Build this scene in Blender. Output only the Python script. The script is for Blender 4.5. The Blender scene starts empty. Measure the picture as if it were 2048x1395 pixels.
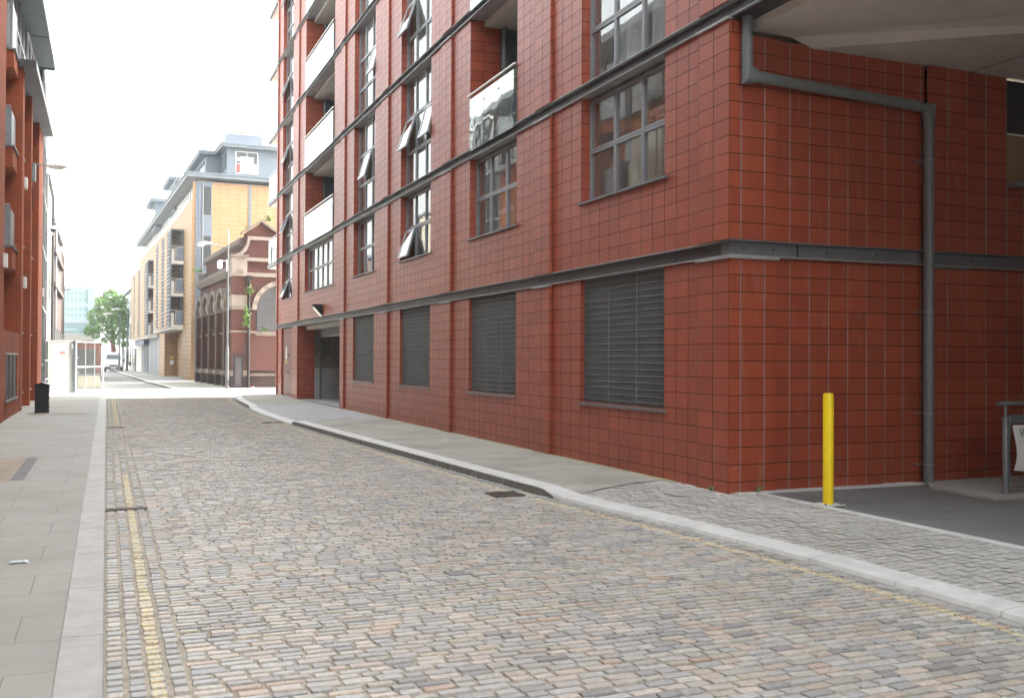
import bpy, math, random
from mathutils import Vector, Matrix
random.seed(7)
R = math.radians
S = bpy.context.scene
COL = S.collection

# ------------------------------------------------------------------ camera
cam_d = bpy.data.cameras.new("Camera")
cam = bpy.data.objects.new("Camera", cam_d)
COL.objects.link(cam)
YAW = math.atan2(811, 1991.)
PITCH = R(0.5771)
ROLL = 0.005
Fv = Vector((math.sin(YAW)*math.cos(PITCH), math.cos(YAW)*math.cos(PITCH), math.sin(PITCH)))
R0 = Vector((math.cos(YAW), -math.sin(YAW), 0)); U0 = R0.cross(Fv)
Rv = R0*math.cos(ROLL)+U0*math.sin(ROLL); Uv = U0*math.cos(ROLL)-R0*math.sin(ROLL)
M = Matrix((Rv, Uv, -Fv)).transposed().to_4x4()
M.translation = Vector((0, 0, 1.64))
cam.matrix_world = M
cam_d.sensor_width = 36
cam_d.lens = 36*1991./2048
cam_d.clip_start = .05
cam_d.clip_end = 3000
S.camera = cam

# ------------------------------------------------------------------ world, sun, exposure
SUN_EL, SUN_AZ = R(36), R(90)          # sun stands over +X, down the cross street
w = bpy.data.worlds.new("World"); S.world = w; w.use_nodes = True
nt = w.node_tree
for n in list(nt.nodes): nt.nodes.remove(n)
sky = nt.nodes.new('ShaderNodeTexSky'); sky.sky_type = 'NISHITA'; sky.sun_disc = False
sky.sun_elevation = SUN_EL; sky.sun_rotation = SUN_AZ
sky.air_density = 1.2; sky.dust_density = 7.0; sky.ozone_density = .6
hs = nt.nodes.new('ShaderNodeHueSaturation'); hs.inputs['Saturation'].default_value = .28; hs.inputs['Value'].default_value = 1.35
bg = nt.nodes.new('ShaderNodeBackground'); bg.inputs['Strength'].default_value = .15
wo = nt.nodes.new('ShaderNodeOutputWorld')
wm = nt.nodes.new('ShaderNodeMix'); wm.data_type = 'RGBA'; wm.blend_type = 'MULTIPLY'; wm.inputs[0].default_value = 1; wm.inputs[7].default_value = (.985, 1.0, .955, 1)
nt.links.new(sky.outputs[0], hs.inputs['Color']); nt.links.new(hs.outputs[0], wm.inputs[6]); nt.links.new(wm.outputs[2], bg.inputs[0]); nt.links.new(bg.outputs[0], wo.inputs[0])
sd = bpy.data.lights.new("Sun", 'SUN'); sd.energy = 1.3; sd.angle = R(7); sd.color = (1, .96, .88)
so = bpy.data.objects.new("Sun", sd); COL.objects.link(so)
so.rotation_euler = Vector((math.cos(SUN_EL), 0, math.sin(SUN_EL))).to_track_quat('Z', 'Y').to_euler()
S.view_settings.view_transform = 'Standard'
S.view_settings.look = 'None'
S.view_settings.exposure = 2.78
S.view_settings.gamma = 1
S.cycles.max_bounces = 8
S.cycles.transparent_max_bounces = 24

# ------------------------------------------------------------------ materials
MATS = {}
def newmat(name):
    m = bpy.data.materials.new(name); m.use_nodes = True
    for n in list(m.node_tree.nodes): m.node_tree.nodes.remove(n)
    t = m.node_tree
    o = t.nodes.new('ShaderNodeOutputMaterial'); p = t.nodes.new('ShaderNodeBsdfPrincipled')
    t.links.new(p.outputs[0], o.inputs[0])
    MATS[name] = m
    return m, t, p
def N(t, typ, **kw):
    n = t.nodes.new(typ)
    for k, v in kw.items():
        if k[0] == '_': setattr(n, k[1:], v)
        else: n.inputs[k.replace('__', ' ')].default_value = v
    return n
def L(t, a, b): t.links.new(a, b)
def c4(c): return (c[0], c[1], c[2], 1)
def mixc(t, fac, a, b, blend='MIX'):
    m = t.nodes.new('ShaderNodeMix'); m.data_type = 'RGBA'; m.blend_type = blend
    for s, v in ((0, fac), (6, a), (7, b)):
        if hasattr(v, 'links') or hasattr(v, 'is_linked'): t.links.new(v, m.inputs[s])
        else: m.inputs[s].default_value = c4(v) if isinstance(v, tuple) and len(v) == 3 else v
    return m.outputs[2]
def math_(t, op, a, b=0., c=None):
    m = t.nodes.new('ShaderNodeMath'); m.operation = op
    for i, v in enumerate((a, b) if c is None else (a, b, c)):
        if hasattr(v, 'is_linked'): t.links.new(v, m.inputs[i])
        else: m.inputs[i].default_value = v
    return m.outputs[0]
def rng(t, v, a, b, c, d):
    m = t.nodes.new('ShaderNodeMapRange'); t.links.new(v, m.inputs[0])
    for i, x in enumerate((a, b, c, d)): m.inputs[i+1].default_value = x
    return m.outputs[0]

def plain(name, col, rough=.6, metal=0., var=.18, scale=3., bump=.0, bscale=60., spec=.5, dirt=None):
    m, t, p = newmat(name)
    tc = N(t, 'ShaderNodeTexCoord')
    n1 = N(t, 'ShaderNodeTexNoise', Scale=scale, Detail=6., Roughness=.65); L(t, tc.outputs['Object'], n1.inputs['Vector'])
    lo = tuple(max(0, c*(1-var)) for c in col); hi = tuple(min(1, c*(1+var)) for c in col)
    f = rng(t, n1.outputs[0], .3, .7, 0, 1)
    c = mixc(t, f, lo, hi)
    if dirt:
        n2 = N(t, 'ShaderNodeTexNoise', Scale=scale*.35, Detail=8., Roughness=.7); L(t, tc.outputs['Object'], n2.inputs['Vector'])
        c = mixc(t, rng(t, n2.outputs[0], .52, .68, 0, .75), c, dirt)
    L(t, c, p.inputs['Base Color'])
    p.inputs['Roughness'].default_value = rough; p.inputs['Metallic'].default_value = metal
    p.inputs['Specular IOR Level'].default_value = spec
    if bump:
        n3 = N(t, 'ShaderNodeTexNoise', Scale=bscale, Detail=4.); L(t, tc.outputs['Object'], n3.inputs['Vector'])
        b = N(t, 'ShaderNodeBump', Strength=bump, Distance=.02); L(t, n3.outputs[0], b.inputs['Height']); L(t, b.outputs[0], p.inputs['Normal'])
    return m

def bricky(name, c1, c2, mortar, bw, bh, ms, rough=.6, offset=.5, bump=.5, dirt=None, dirt_amt=.6, tile=False, spec=.4, vj=None):
    """bricks, cladding tiles or flags laid out over the UV map (metres, or tile counts)"""
    m, t, p = newmat(name)
    uv = N(t, 'ShaderNodeUVMap'); tc = N(t, 'ShaderNodeTexCoord')
    br = N(t, 'ShaderNodeTexBrick', _offset=offset, Scale=1.)
    br.inputs['Color1'].default_value = (0, 0, 0, 1); br.inputs['Color2'].default_value = (1, 1, 1, 1); br.inputs['Mortar'].default_value = (.5, .5, .5, 1)
    br.inputs['Brick Width'].default_value = bw; br.inputs['Row Height'].default_value = bh
    br.inputs['Mortar Size'].default_value = ms; br.inputs['Mortar Smooth'].default_value = .15
    L(t, uv.outputs[0], br.inputs['Vector'])
    c = mixc(t, br.outputs['Color'], c1, c2)
    n1 = N(t, 'ShaderNodeTexNoise', Scale=1.1, Detail=8., Roughness=.7); L(t, tc.outputs['Object'], n1.inputs['Vector'])
    c = mixc(t, rng(t, n1.outputs[0], .35, .7, 0., .55), c, tuple(x*.72 for x in c1))
    if tile:      # pale lime runs and dust scuffs
        mp = N(t, 'ShaderNodeMapping'); mp.inputs['Scale'].default_value = (5, 5, .7); L(t, tc.outputs['Object'], mp.inputs[0])
        n4 = N(t, 'ShaderNodeTexNoise', Scale=1.6, Detail=7., Roughness=.75); L(t, mp.outputs[0], n4.inputs['Vector'])
        c = mixc(t, rng(t, n4.outputs[0], .56, .78, 0., .35), c, (.50, .33, .27))
        n6 = N(t, 'ShaderNodeTexNoise', Scale=14., Detail=3., Roughness=.5); L(t, tc.outputs['Object'], n6.inputs['Vector'])
        c = mixc(t, rng(t, n6.outputs[0], .74, .80, 0., .5), c, (.5, .38, .33))
    if 'flag' in name:      # trodden gum and grit
        vo = N(t, 'ShaderNodeTexVoronoi', Scale=2.6); L(t, tc.outputs['Object'], vo.inputs['Vector'])
        n7 = N(t, 'ShaderNodeTexNoise', Scale=60., Detail=4., Roughness=.8); L(t, tc.outputs['Object'], n7.inputs['Vector'])
        c = mixc(t, rng(t, vo.outputs['Distance'], .045, .075, .5, 0), c, tuple(x*.55 for x in c1))
        c = mixc(t, rng(t, n7.outputs[0], .35, .7, .0, .35), c, tuple(x*.6 for x in c1))
    if dirt:
        n2 = N(t, 'ShaderNodeTexNoise', Scale=.55, Detail=9., Roughness=.72); L(t, tc.outputs['Object'], n2.inputs['Vector'])
        c = mixc(t, rng(t, n2.outputs[0], .48, .66, 0, dirt_amt), c, dirt)
    n5 = N(t, 'ShaderNodeTexNoise', Scale=.9, Detail=4., Roughness=.6); L(t, tc.outputs['Object'], n5.inputs['Vector'])
    mc = mixc(t, rng(t, n5.outputs[0], .50, .72, 0, .8), mortar, tuple(min(1, x*1.5+.035) for x in mortar)) if tile else mortar
    if tile:
        suv = N(t, 'ShaderNodeSeparateXYZ'); L(t, uv.outputs[0], suv.inputs[0])
        fv = math_(t, 'ABSOLUTE', math_(t, 'SUBTRACT', math_(t, 'FRACT', suv.outputs[1]), .5))
        mc = mixc(t, math_(t, 'GREATER_THAN', fv, .475), mixc(t, rng(t, n5.outputs[0], .47, .62, 0, 1), vj[0], vj[1]), mc)
    c = mixc(t, br.outputs['Fac'], c, mc)
    L(t, c, p.inputs['Base Color'])
    n3 = N(t, 'ShaderNodeTexNoise', Scale=45., Detail=3.); L(t, tc.outputs['Object'], n3.inputs['Vector'])
    L(t, rng(t, n3.outputs[0], .3, .7, rough-.07, rough+.1), p.inputs['Roughness'])
    L(t, rng(t, br.outputs['Fac'], 0, 1, spec, 0.), p.inputs['Specular IOR Level'])
    h = math_(t, 'SUBTRACT', math_(t, 'MULTIPLY', n3.outputs[0], .12), br.outputs['Fac'])
    b = N(t, 'ShaderNodeBump', Strength=bump, Distance=.012); L(t, h, b.inputs['Height']); L(t, b.outputs[0], p.inputs['Normal'])
    return m

def glassmat(name, tint=(.75, .8, .8), wav=.0, base=.04, edge=1.):
    m = bpy.data.materials.new(name); m.use_nodes = True; t = m.node_tree
    for n in list(t.nodes): t.nodes.remove(n)
    o = N(t, 'ShaderNodeOutputMaterial'); tr = N(t, 'ShaderNodeBsdfTransparent', Color=c4(tint)); gl = N(t, 'ShaderNodeBsdfGlossy', Roughness=.015)
    fr = N(t, 'ShaderNodeFresnel'); ge = N(t, 'ShaderNodeNewGeometry'); L(t, rng(t, ge.outputs['Backfacing'], 0, 1, 1.95, 1/1.95), fr.inputs['IOR']); mx = N(t, 'ShaderNodeMixShader')
    f = rng(t, fr.outputs[0], 0, 1, base, edge)
    df = N(t, 'ShaderNodeBsdfDiffuse', Color=(.75, .76, .72, 1)); m2 = N(t, 'ShaderNodeMixShader'); m2.inputs[0].default_value = .10
    L(t, tr.outputs[0], m2.inputs[1]); L(t, df.outputs[0], m2.inputs[2])
    L(t, f, mx.inputs[0]); L(t, m2.outputs[0], mx.inputs[1]); L(t, gl.outputs[0], mx.inputs[2]); L(t, mx.outputs[0], o.inputs[0])
    if wav:
        tc = N(t, 'ShaderNodeTexCoord'); n3 = N(t, 'ShaderNodeTexNoise', Scale=1.3, Detail=1.); L(t, tc.outputs['Object'], n3.inputs['Vector'])
        b = N(t, 'ShaderNodeBump', Strength=wav, Distance=.05); L(t, n3.outputs[0], b.inputs['Height']); L(t, b.outputs[0], gl.inputs['Normal']); L(t, b.outputs[0], fr.inputs['Normal'])
    MATS[name] = m; return m

T_RED = bricky('red_cladding_tile', (.385, .080, .036), (.295, .058, .028), (.024, .021, .021), 1, 1, .0215, rough=.40, offset=0, bump=.7, tile=True, spec=.55, vj=((.035, .030, .028), (.10, .085, .08)))  # near-black joints put the shade of the recessed joints into the colour
T_RET = bricky('return_wall_tile', (.385, .080, .036), (.295, .058, .028), (.024, .021, .021), 1, 1, .0215, rough=.40, offset=0, bump=.7, tile=True, spec=.55, vj=((.27, .25, .24), (.40, .375, .36)))
T_OR = bricky('buff_cladding_tile', (.40, .25, .125), (.355, .22, .105), (.20, .13, .09), .6, .3, .012, rough=.5, offset=0, bump=.4)
B_LEFT = bricky('orange_red_brick', (.42, .11, .04), (.34, .08, .033), (.14, .07, .05), .225, .075, .006, rough=.8, bump=.5, dirt=(.16, .07, .05), dirt_amt=.5)
B_VIC = bricky('old_dark_red_brick', (.105, .031, .023), (.065, .023, .019), (.12, .08, .07), .23, .08, .007, rough=.85, bump=.6, dirt=(.06, .035, .035), dirt_amt=.75)
B_VICD = bricky('sooty_plinth_brick', (.07, .045, .045), (.045, .03, .03), (.06, .05, .05), .23, .08, .007, rough=.85, bump=.6, dirt=(.2, .14, .11), dirt_amt=.4)
B_CONC = bricky('grey_blockwork', (.30, .28, .25), (.24, .22, .2), (.14, .13, .12), .45, .22, .01, rough=.9, bump=.5, dirt=(.13, .11, .1), dirt_amt=.6)
FLAG = bricky('grey_flagstone', (.44, .44, .405), (.405, .405, .375), (.29, .29, .25), .9, .6, .004, rough=.72, bump=.35, dirt=(.34, .32, .28), dirt_amt=.7)
FLAG2 = bricky('buff_flagstone', (.45, .43, .38), (.41, .395, .35), (.27, .25, .21), .75, .6, .0045, rough=.75, bump=.35, dirt=(.22, .205, .165), dirt_amt=.65)
PAVER = bricky('pale_block_paver', (.46, .46, .46), (.42, .42, .425), (.20, .20, .2), .3, .2, .006, rough=.7, bump=.3, dirt=(.36, .35, .34))
STEEL = plain('grey_painted_steel', (.15, .15, .155), .42, var=.15, scale=2.5, dirt=(.17, .16, .165))
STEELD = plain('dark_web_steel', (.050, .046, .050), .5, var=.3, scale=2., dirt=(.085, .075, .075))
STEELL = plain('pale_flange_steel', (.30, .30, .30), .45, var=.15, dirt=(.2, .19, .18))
PIPE = plain('grey_pipe_paint', (.16, .178, .18), .38, var=.1)
GALV = plain('galvanised_steel', (.25, .27, .285), .42, metal=.5, var=.2, scale=8)
ALU = plain('grey_window_frame', (.24, .245, .26), .4, var=.08)
ALUL = plain('light_grey_frame', (.42, .43, .45), .35, var=.08)
GRIL = plain('dark_grille_steel', (.15, .158, .163), .5, var=.12)
GRILL = plain('grille_bar_edge', (.17, .18, .17), .45, var=.1)
BLACK = plain('near_black', (.012, .012, .014), .6, var=.2)
SOFF = plain('painted_concrete_soffit', (.62, .59, .54), .8, var=.07, scale=1.2, bump=.05, dirt=(.5, .47, .43))
CONC = plain('weathered_concrete', (.36, .35, .33), .85, var=.14, scale=2., bump=.15, dirt=(.24, .225, .2))
KERB = plain('granite_kerb', (.64, .64, .62), .7, var=.12, scale=6., bump=.12, bscale=120, dirt=(.53, .525, .50))
KERBF = plain('dark_kerb_face', (.21, .20, .18), .8, var=.2, scale=5., bump=.12)  # upright kerb faces, darker than the kerb tops
TARM = plain('tarmac', (.20, .197, .195), .85, var=.16, scale=1.2, bump=.4, bscale=220, dirt=(.26, .255, .25))
GROUT = plain('sandy_grout', (.46, .42, .345), .95, var=.25, scale=9., bump=.3, bscale=150, dirt=(.23, .21, .18))
GROUTP = plain('pale_grout', (.42, .40, .36), .95, var=.12, scale=9., bump=.2, bscale=150)
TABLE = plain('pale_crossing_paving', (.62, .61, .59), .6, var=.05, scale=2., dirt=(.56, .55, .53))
GRND = plain('distant_ground', (.26, .26, .25), .9, var=.15)
YEL = plain('yellow_bollard_paint', (.95, .70, .010), .4, var=.05, scale=9, dirt=(.80, .56, .02))
LAMPG = plain('lamp_column_grey', (.085, .092, .097), .45, metal=.2, var=.15)
MOSS = plain('mossy_dirt', (.34, .325, .18), .95, var=.35, scale=7, dirt=(.50, .47, .33))
HOARD = plain('hoarding_paint', (.29, .29, .288), .5, var=.03)
MAUVE = plain('mauve_grey_brick', (.10, .073, .07), .85, var=.15)
BROWNS = plain('brown_stone_base', (.12, .11, .095), .8, var=.2, scale=.4)
MESH = plain('mesh_wire', (.16, .17, .17), .5)
REND = plain('cream_render', (.27, .26, .21), .85, var=.1, scale=1., dirt=(.2, .19, .155))
WHITE = plain('white_paint', (.80, .80, .79), .5, var=.03)
WHITER = plain('white_render', (.78, .76, .72), .7, var=.05)
STONE = plain('grimy_sandstone', (.175, .148, .125), .85, var=.25, scale=3., bump=.2, bscale=30, dirt=(.15, .12, .10))
STONEL = plain('pale_sandstone', (.25, .215, .19), .85, var=.15, scale=3., bump=.15, bscale=30)
GREYP = plain('blue_grey_panel', (.135, .165, .205), .45, var=.07)
GREYR = plain('blue_grey_roof', (.16, .19, .215), .5, var=.1, dirt=(.11, .13, .15))
SLATE = plain('slate', (.11, .12, .14), .6, var=.25, scale=12, bump=.3)
LEAF = plain('leaf_green', (.10, .20, .045), .55, var=.5, scale=2.)
LEAF2 = plain('leaf_bright', (.16, .28, .06), .55, var=.35, scale=2.)
BARK = plain('bark', (.11, .06, .045), .9, var=.3, scale=6., bump=.4)
IVY = plain('reddish_ivy_bark', (.16, .06, .045), .9, var=.35, scale=6., bump=.4)
DOORB = plain('brown_red_door', (.17, .05, .038), .5, var=.06)
RUBBER = plain('tyre_rubber', (.02, .02, .02), .8)
CARW = plain('van_white', (.80, .81, .82), .25, var=.02)
CARG = plain('dark_glass', (.05, .065, .07), .08, var=.1)
TEAL = plain('teal_glass_front', (.05, .095, .10), .12, var=.15, scale=.4)
TEALL = plain('pale_teal_glass', (.14, .22, .225), .15, var=.12, scale=.3)
OCHRE = plain('ochre_wall_and_reflection', (.62, .36, .14), .8, var=.15)
INT = plain('interior_wall', (.76, .70, .58), .85, var=.08)
YBOARD = plain('yellow_board', (.66, .44, .08), .6, var=.1)
CARD = plain('cardboard', (.50, .36, .20), .8, var=.08)
CURT = plain('white_curtain', (.66, .67, .66), .8, var=.05)
RED = plain('red_notice', (.6, .05, .05), .5)
TXT = plain('grey_lettering', (.22, .22, .25), .6)
NAVY = plain('navy_sign', (.03, .05, .10), .4)
SKIN = plain('skin', (.52, .30, .22), .5, var=.05)
HAIR = plain('dark_hair', (.04, .025, .02), .5)
BEIGE = plain('beige_shirt', (.46, .46, .36), .8)
BLK = plain('black_shorts', (.02, .02, .025), .8)
LITT = plain('crumpled_wrapper', (.62, .72, .76), .3, var=.3, scale=30)
PINK = plain('pink_litter', (.7, .2, .22), .5)
STRAP = plain('brushed_steel', (.55, .54, .5), .3, metal=.8, var=.1)
GLASS = glassmat('window_glass', (.86, .88, .86), wav=.025, base=.10)
GLASSB = glassmat('balcony_glass', (.72, .82, .80), wav=.10, base=.14)
GLASSC = glassmat('casement_glass', (.45, .5, .5), base=.72)
LENS = plain('lamp_lens', (.75, .72, .6), .2, var=.03)
lm, lt_, lp_ = newmat('lit_globe'); lp_.inputs['Base Color'].default_value = (1, .85, .6, 1); lp_.inputs['Emission Color'].default_value = (1, .75, .4, 1); lp_.inputs['Emission Strength'].default_value = 2.
LIT = lm

# stone setts: colour per stone, painted yellow lines where they were painted
def settmat(name, paint):
    m, t, p = newmat(name)
    at = N(t, 'ShaderNodeAttribute', _attribute_name='stone'); tc = N(t, 'ShaderNodeTexCoord'); uv = N(t, 'ShaderNodeUVMap')
    n1 = N(t, 'ShaderNodeTexNoise', Scale=28., Detail=6., Roughness=.7); L(t, tc.outputs['Object'], n1.inputs['Vector'])
    c = mixc(t, 1., at.outputs['Color'], mixc(t, rng(t, n1.outputs[0], .3, .7, 0, 1), (.72, .72, .72), (1.22, 1.2, 1.18)), 'MULTIPLY')
    n2 = N(t, 'ShaderNodeTexNoise', Scale=.8, Detail=6., Roughness=.65); L(t, tc.outputs['Object'], n2.inputs['Vector'])
    c = mixc(t, rng(t, n2.outputs[0], .5, .72, 0, .5), c, (.36, .33, .29))
    if paint:
        sx = N(t, 'ShaderNodeSeparateXYZ'); L(t, tc.outputs['Object'], sx.inputs[0])
        su = N(t, 'ShaderNodeSeparateXYZ'); L(t, uv.outputs[0], su.inputs[0])
        n3 = N(t, 'ShaderNodeTexNoise', Scale=9., Detail=3.); L(t, tc.outputs['Object'], n3.inputs['Vector'])
        n4 = N(t, 'ShaderNodeTexNoise', Scale=26., Detail=5., Roughness=.7); L(t, tc.outputs['Object'], n4.inputs['Vector'])
        wob = math_(t, 'MULTIPLY', math_(t, 'SUBTRACT', n3.outputs[0], .5), .10)
        def band(val, c0, hw):
            return math_(t, 'LESS_THAN', math_(t, 'ABSOLUTE', math_(t, 'SUBTRACT', math_(t, 'ADD', val, math_(t, 'MULTIPLY', wob, .6)), c0)), hw)
        def gt(v, a): return math_(t, 'GREATER_THAN', v, a)
        def lt(v, a): return math_(t, 'LESS_THAN', v, a)
        y = sx.outputs[1]
        seg = math_(t, 'ADD', lt(y, 15.1), math_(t, 'MULTIPLY', gt(y, 25.6), lt(y, 60)))
        left = math_(t, 'MULTIPLY', band(sx.outputs[0], .252, .036), seg)
        right = math_(t, 'MULTIPLY', band(su.outputs[0], -.232, .036), gt(n3.outputs[0], .30))
        wear = rng(t, n4.outputs[0], .40, .56, .05, .85)
        mask = math_(t, 'MULTIPLY', math_(t, 'MAXIMUM', left, right), wear)
        c = mixc(t, mask, c, (.80, .69, .38))
    L(t, c, p.inputs['Base Color'])
    L(t, rng(t, n1.outputs[0], .3, .7, .38, .62), p.inputs['Roughness'])
    b = N(t, 'ShaderNodeBump', Strength=.35, Distance=.006); L(t, n1.outputs[0], b.inputs['Height']); L(t, b.outputs[0], p.inputs['Normal'])
    return m
SETT = settmat('granite_setts', True)
SETTP = settmat('pale_granite_setts', False)
FARSETT = bricky('distant_setts', (.30, .295, .29), (.40, .385, .37), (.2, .19, .17), .16, .095, .01, rough=.5, bump=.4)

# ------------------------------------------------------------------ mesh helpers
class MB:
    def __init__(s): s.v = []; s.f = []; s.m = []; s.uv = []; s.mats = []
    def mi(s, m):
        if m not in s.mats: s.mats.append(m)
        return s.mats.index(m)
    def face(s, pts, m, uv=None):
        i = len(s.v); s.v.extend(tuple(p) for p in pts); s.f.append(tuple(range(i, i+len(pts)))); s.m.append(s.mi(m))
        if uv is None:
            a, b, c = Vector(pts[0]), Vector(pts[1]), Vector(pts[2])
            n = (b-a).cross(c-a)
            ax, ay, az = abs(n.x), abs(n.y), abs(n.z)
            if az >= ax and az >= ay: uv = [(p[0], p[1]) for p in pts]
            elif ax >= ay: uv = [(p[1], p[2]) for p in pts]
            else: uv = [(p[0], p[2]) for p in pts]
        s.uv.append(uv)
    def box(s, x0, x1, y0, y1, z0, z1, m, uvf=None, skip=''):
        if x0 > x1: x0, x1 = x1, x0
        if y0 > y1: y0, y1 = y1, y0
        if z0 > z1: z0, z1 = z1, z0
        F = {'w': [(x0, y1, z0), (x0, y0, z0), (x0, y0, z1), (x0, y1, z1)], 'e': [(x1, y0, z0), (x1, y1, z0), (x1, y1, z1), (x1, y0, z1)],
             's': [(x0, y0, z0), (x1, y0, z0), (x1, y0, z1), (x0, y0, z1)], 'n': [(x1, y1, z0), (x0, y1, z0), (x0, y1, z1), (x1, y1, z1)],
             't': [(x0, y0, z1), (x1, y0, z1), (x1, y1, z1), (x0, y1, z1)], 'b': [(x0, y1, z0), (x1, y1, z0), (x1, y0, z0), (x0, y0, z0)]}
        for k, q in F.items():
            if k in skip: continue
            s.face(q, m, [uvf(k, p) for p in q] if uvf else None)
        return s
    def prism(s, pts, axis, a, b, m, mside=None):
        """polygon pts (2-D) extruded along axis from a to b"""
        def P(q, d):
            return (d, q[0], q[1]) if axis == 'x' else (q[0], d, q[1]) if axis == 'y' else (q[0], q[1], d)
        s.face([P(q, a) for q in pts], m); s.face([P(q, b) for q in reversed(pts)], m)
        n = len(pts)
        for i in range(n):
            p, q = pts[i], pts[(i+1) % n]
            s.face([P(p, b), P(q, b), P(q, a), P(p, a)], mside or m)
        return s
    def tube(s, path, r, m, n=10, caps=True, r2=None):
        path = [Vector(p) for p in path]; rings = []
        for i, p in enumerate(path):
            d = (path[min(i+1, len(path)-1)]-path[max(i-1, 0)]).normalized()
            u = d.cross(Vector((0, 0, 1)) if abs(d.z) < .9 else Vector((1, 0, 0))).normalized(); v = d.cross(u)
            k = 1.
            if 0 < i < len(path)-1:
                d1 = (path[i]-path[i-1]).normalized(); c = max(.35, d1.dot(d)); k = 1./c if c < .999 else 1.
            rr = r if r2 is None else r+(r2-r)*i/(len(path)-1)
            ring = []
            for j in range(n):
                a = 2*math.pi*j/n; o = (u*math.cos(a)+v*math.sin(a))*rr
                if k > 1.01:
                    # stretch in bend plane
                    nb = (path[i]-path[i-1]).normalized().cross((path[i+1]-path[i]).normalized()); 
                    if nb.length > 1e-4:
                        nb.normalize(); side = nb.cross(d); o = o+side*(o.dot(side))*(k-1)
                ring.append(p+o)
            rings.append(ring)
        for i in range(len(rings)-1):
            for j in range(n):
                s.face([rings[i][j], rings[i][(j+1) % n], rings[i+1][(j+1) % n], rings[i+1][j]], m)
        if caps: s.face(list(reversed(rings[0])), m); s.face(rings[-1], m)
        return s
    def lathe(s, cx, cy, prof, m, n=20):
        for i in range(len(prof)-1):
            (r0, z0), (r1, z1) = prof[i], prof[i+1]
            for j in range(n):
                a, b = 2*math.pi*j/n, 2*math.pi*(j+1)/n
                q = [(cx+r0*math.cos(a), cy+r0*math.sin(a), z0), (cx+r0*math.cos(b), cy+r0*math.sin(b), z0), (cx+r1*math.cos(b), cy+r1*math.sin(b), z1), (cx+r1*math.cos(a), cy+r1*math.sin(a), z1)]
                if r0 < 1e-5: q = q[1:]
                elif r1 < 1e-5: q = q[:3]
                s.face(q, m)
        return s
    def build(s, name, parent=None, smooth=False, bevel=0, **tags):
        me = bpy.data.meshes.new(name)
        me.from_pydata(s.v, [], s.f)
        for m in s.mats: me.materials.append(m)
        me.polygons.foreach_set('material_index', s.m)
        ul = me.uv_layers.new(name='UVMap')
        flat = []
        for q in s.uv:
            for c in q: flat.extend((c[0], c[1]))
        ul.data.foreach_set('uv', flat)
        me.update()
        o = bpy.data.objects.new(name, me); COL.objects.link(o)
        if parent: o.parent = parent
        if smooth or bevel:
            import bmesh
            bm = bmesh.new(); bm.from_mesh(me); bmesh.ops.remove_doubles(bm, verts=bm.verts, dist=1e-4); bmesh.ops.recalc_face_normals(bm, faces=bm.faces); bm.to_mesh(me); bm.free()
        if smooth:
            me.polygons.foreach_set('use_smooth', [True]*len(me.polygons)); 
            try: me.set_sharp_from_angle(angle=R(40))
            except Exception: pass
        if bevel:
            md = o.modifiers.new('bevel', 'BEVEL'); md.width = bevel; md.segments = 2; md.limit_method = 'ANGLE'
        for k, v in tags.items(): o[k] = v
        return o
def thing(name, label, cat, loc=(0, 0, 0), rz=0, group=None):
    o = bpy.data.objects.new(name, None); COL.objects.link(o); o.location = loc; o.rotation_euler = (0, 0, rz); o.empty_display_size = .3
    o['label'] = label; o['category'] = cat
    if group: o['group'] = group
    return o
def tag(o, label, cat, group=None):
    o['label'] = label; o['category'] = cat
    if group: o['group'] = group
    return o
def lerp(tab, x):
    if x <= tab[0][0]: return tab[0][1]
    for (a, b), (c, d) in zip(tab, tab[1:]):
        if x <= c: return b+(d-b)*(x-a)/(c-a)
    return tab[-1][1]
def sm(t): t = max(0, min(1, t)); return t*t*(3-2*t)

# ------------------------------------------------------------------ ground, road, pavements
ST = dict(kind='structure')
KT = [(0, 5.33), (4.5, 5.34), (6, 5.33), (7.4, 5.27), (8.9, 5.12), (10.9, 4.88), (13.5, 4.75), (16.4, 4.62), (19.7, 4.46), (25.5, 4.24), (30, 4.23), (33.5, 4.32), (38, 4.5), (41, 4.75), (42.6, 5.1)]
def kx(y): return (lerp(KT, y-.6)+lerp(KT, y)+lerp(KT, y+.6))/3
def kz(y):          # kerb height
    z = .1
    z -= .055*(1-sm((y-10.45)/.7))
    if 24 < y < 34.5: z -= .075*sm((y-24.6)/.5)*(1-sm((y-32.9)/.6))
    return z
g = MB(); g.face([(-900, -900, -.06), (900, -900, -.06), (900, 1500, -.06), (-900, 1500, -.06)], GRND); g.build('ground', **ST)
b = MB(); b.face([(-.02, -6, -.0130), (5.5, -6, -.0130), (5.5, 43.2, -.0130), (-.02, 43.2, -.0130)], GROUT); b.build('road_bed', **ST)

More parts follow.
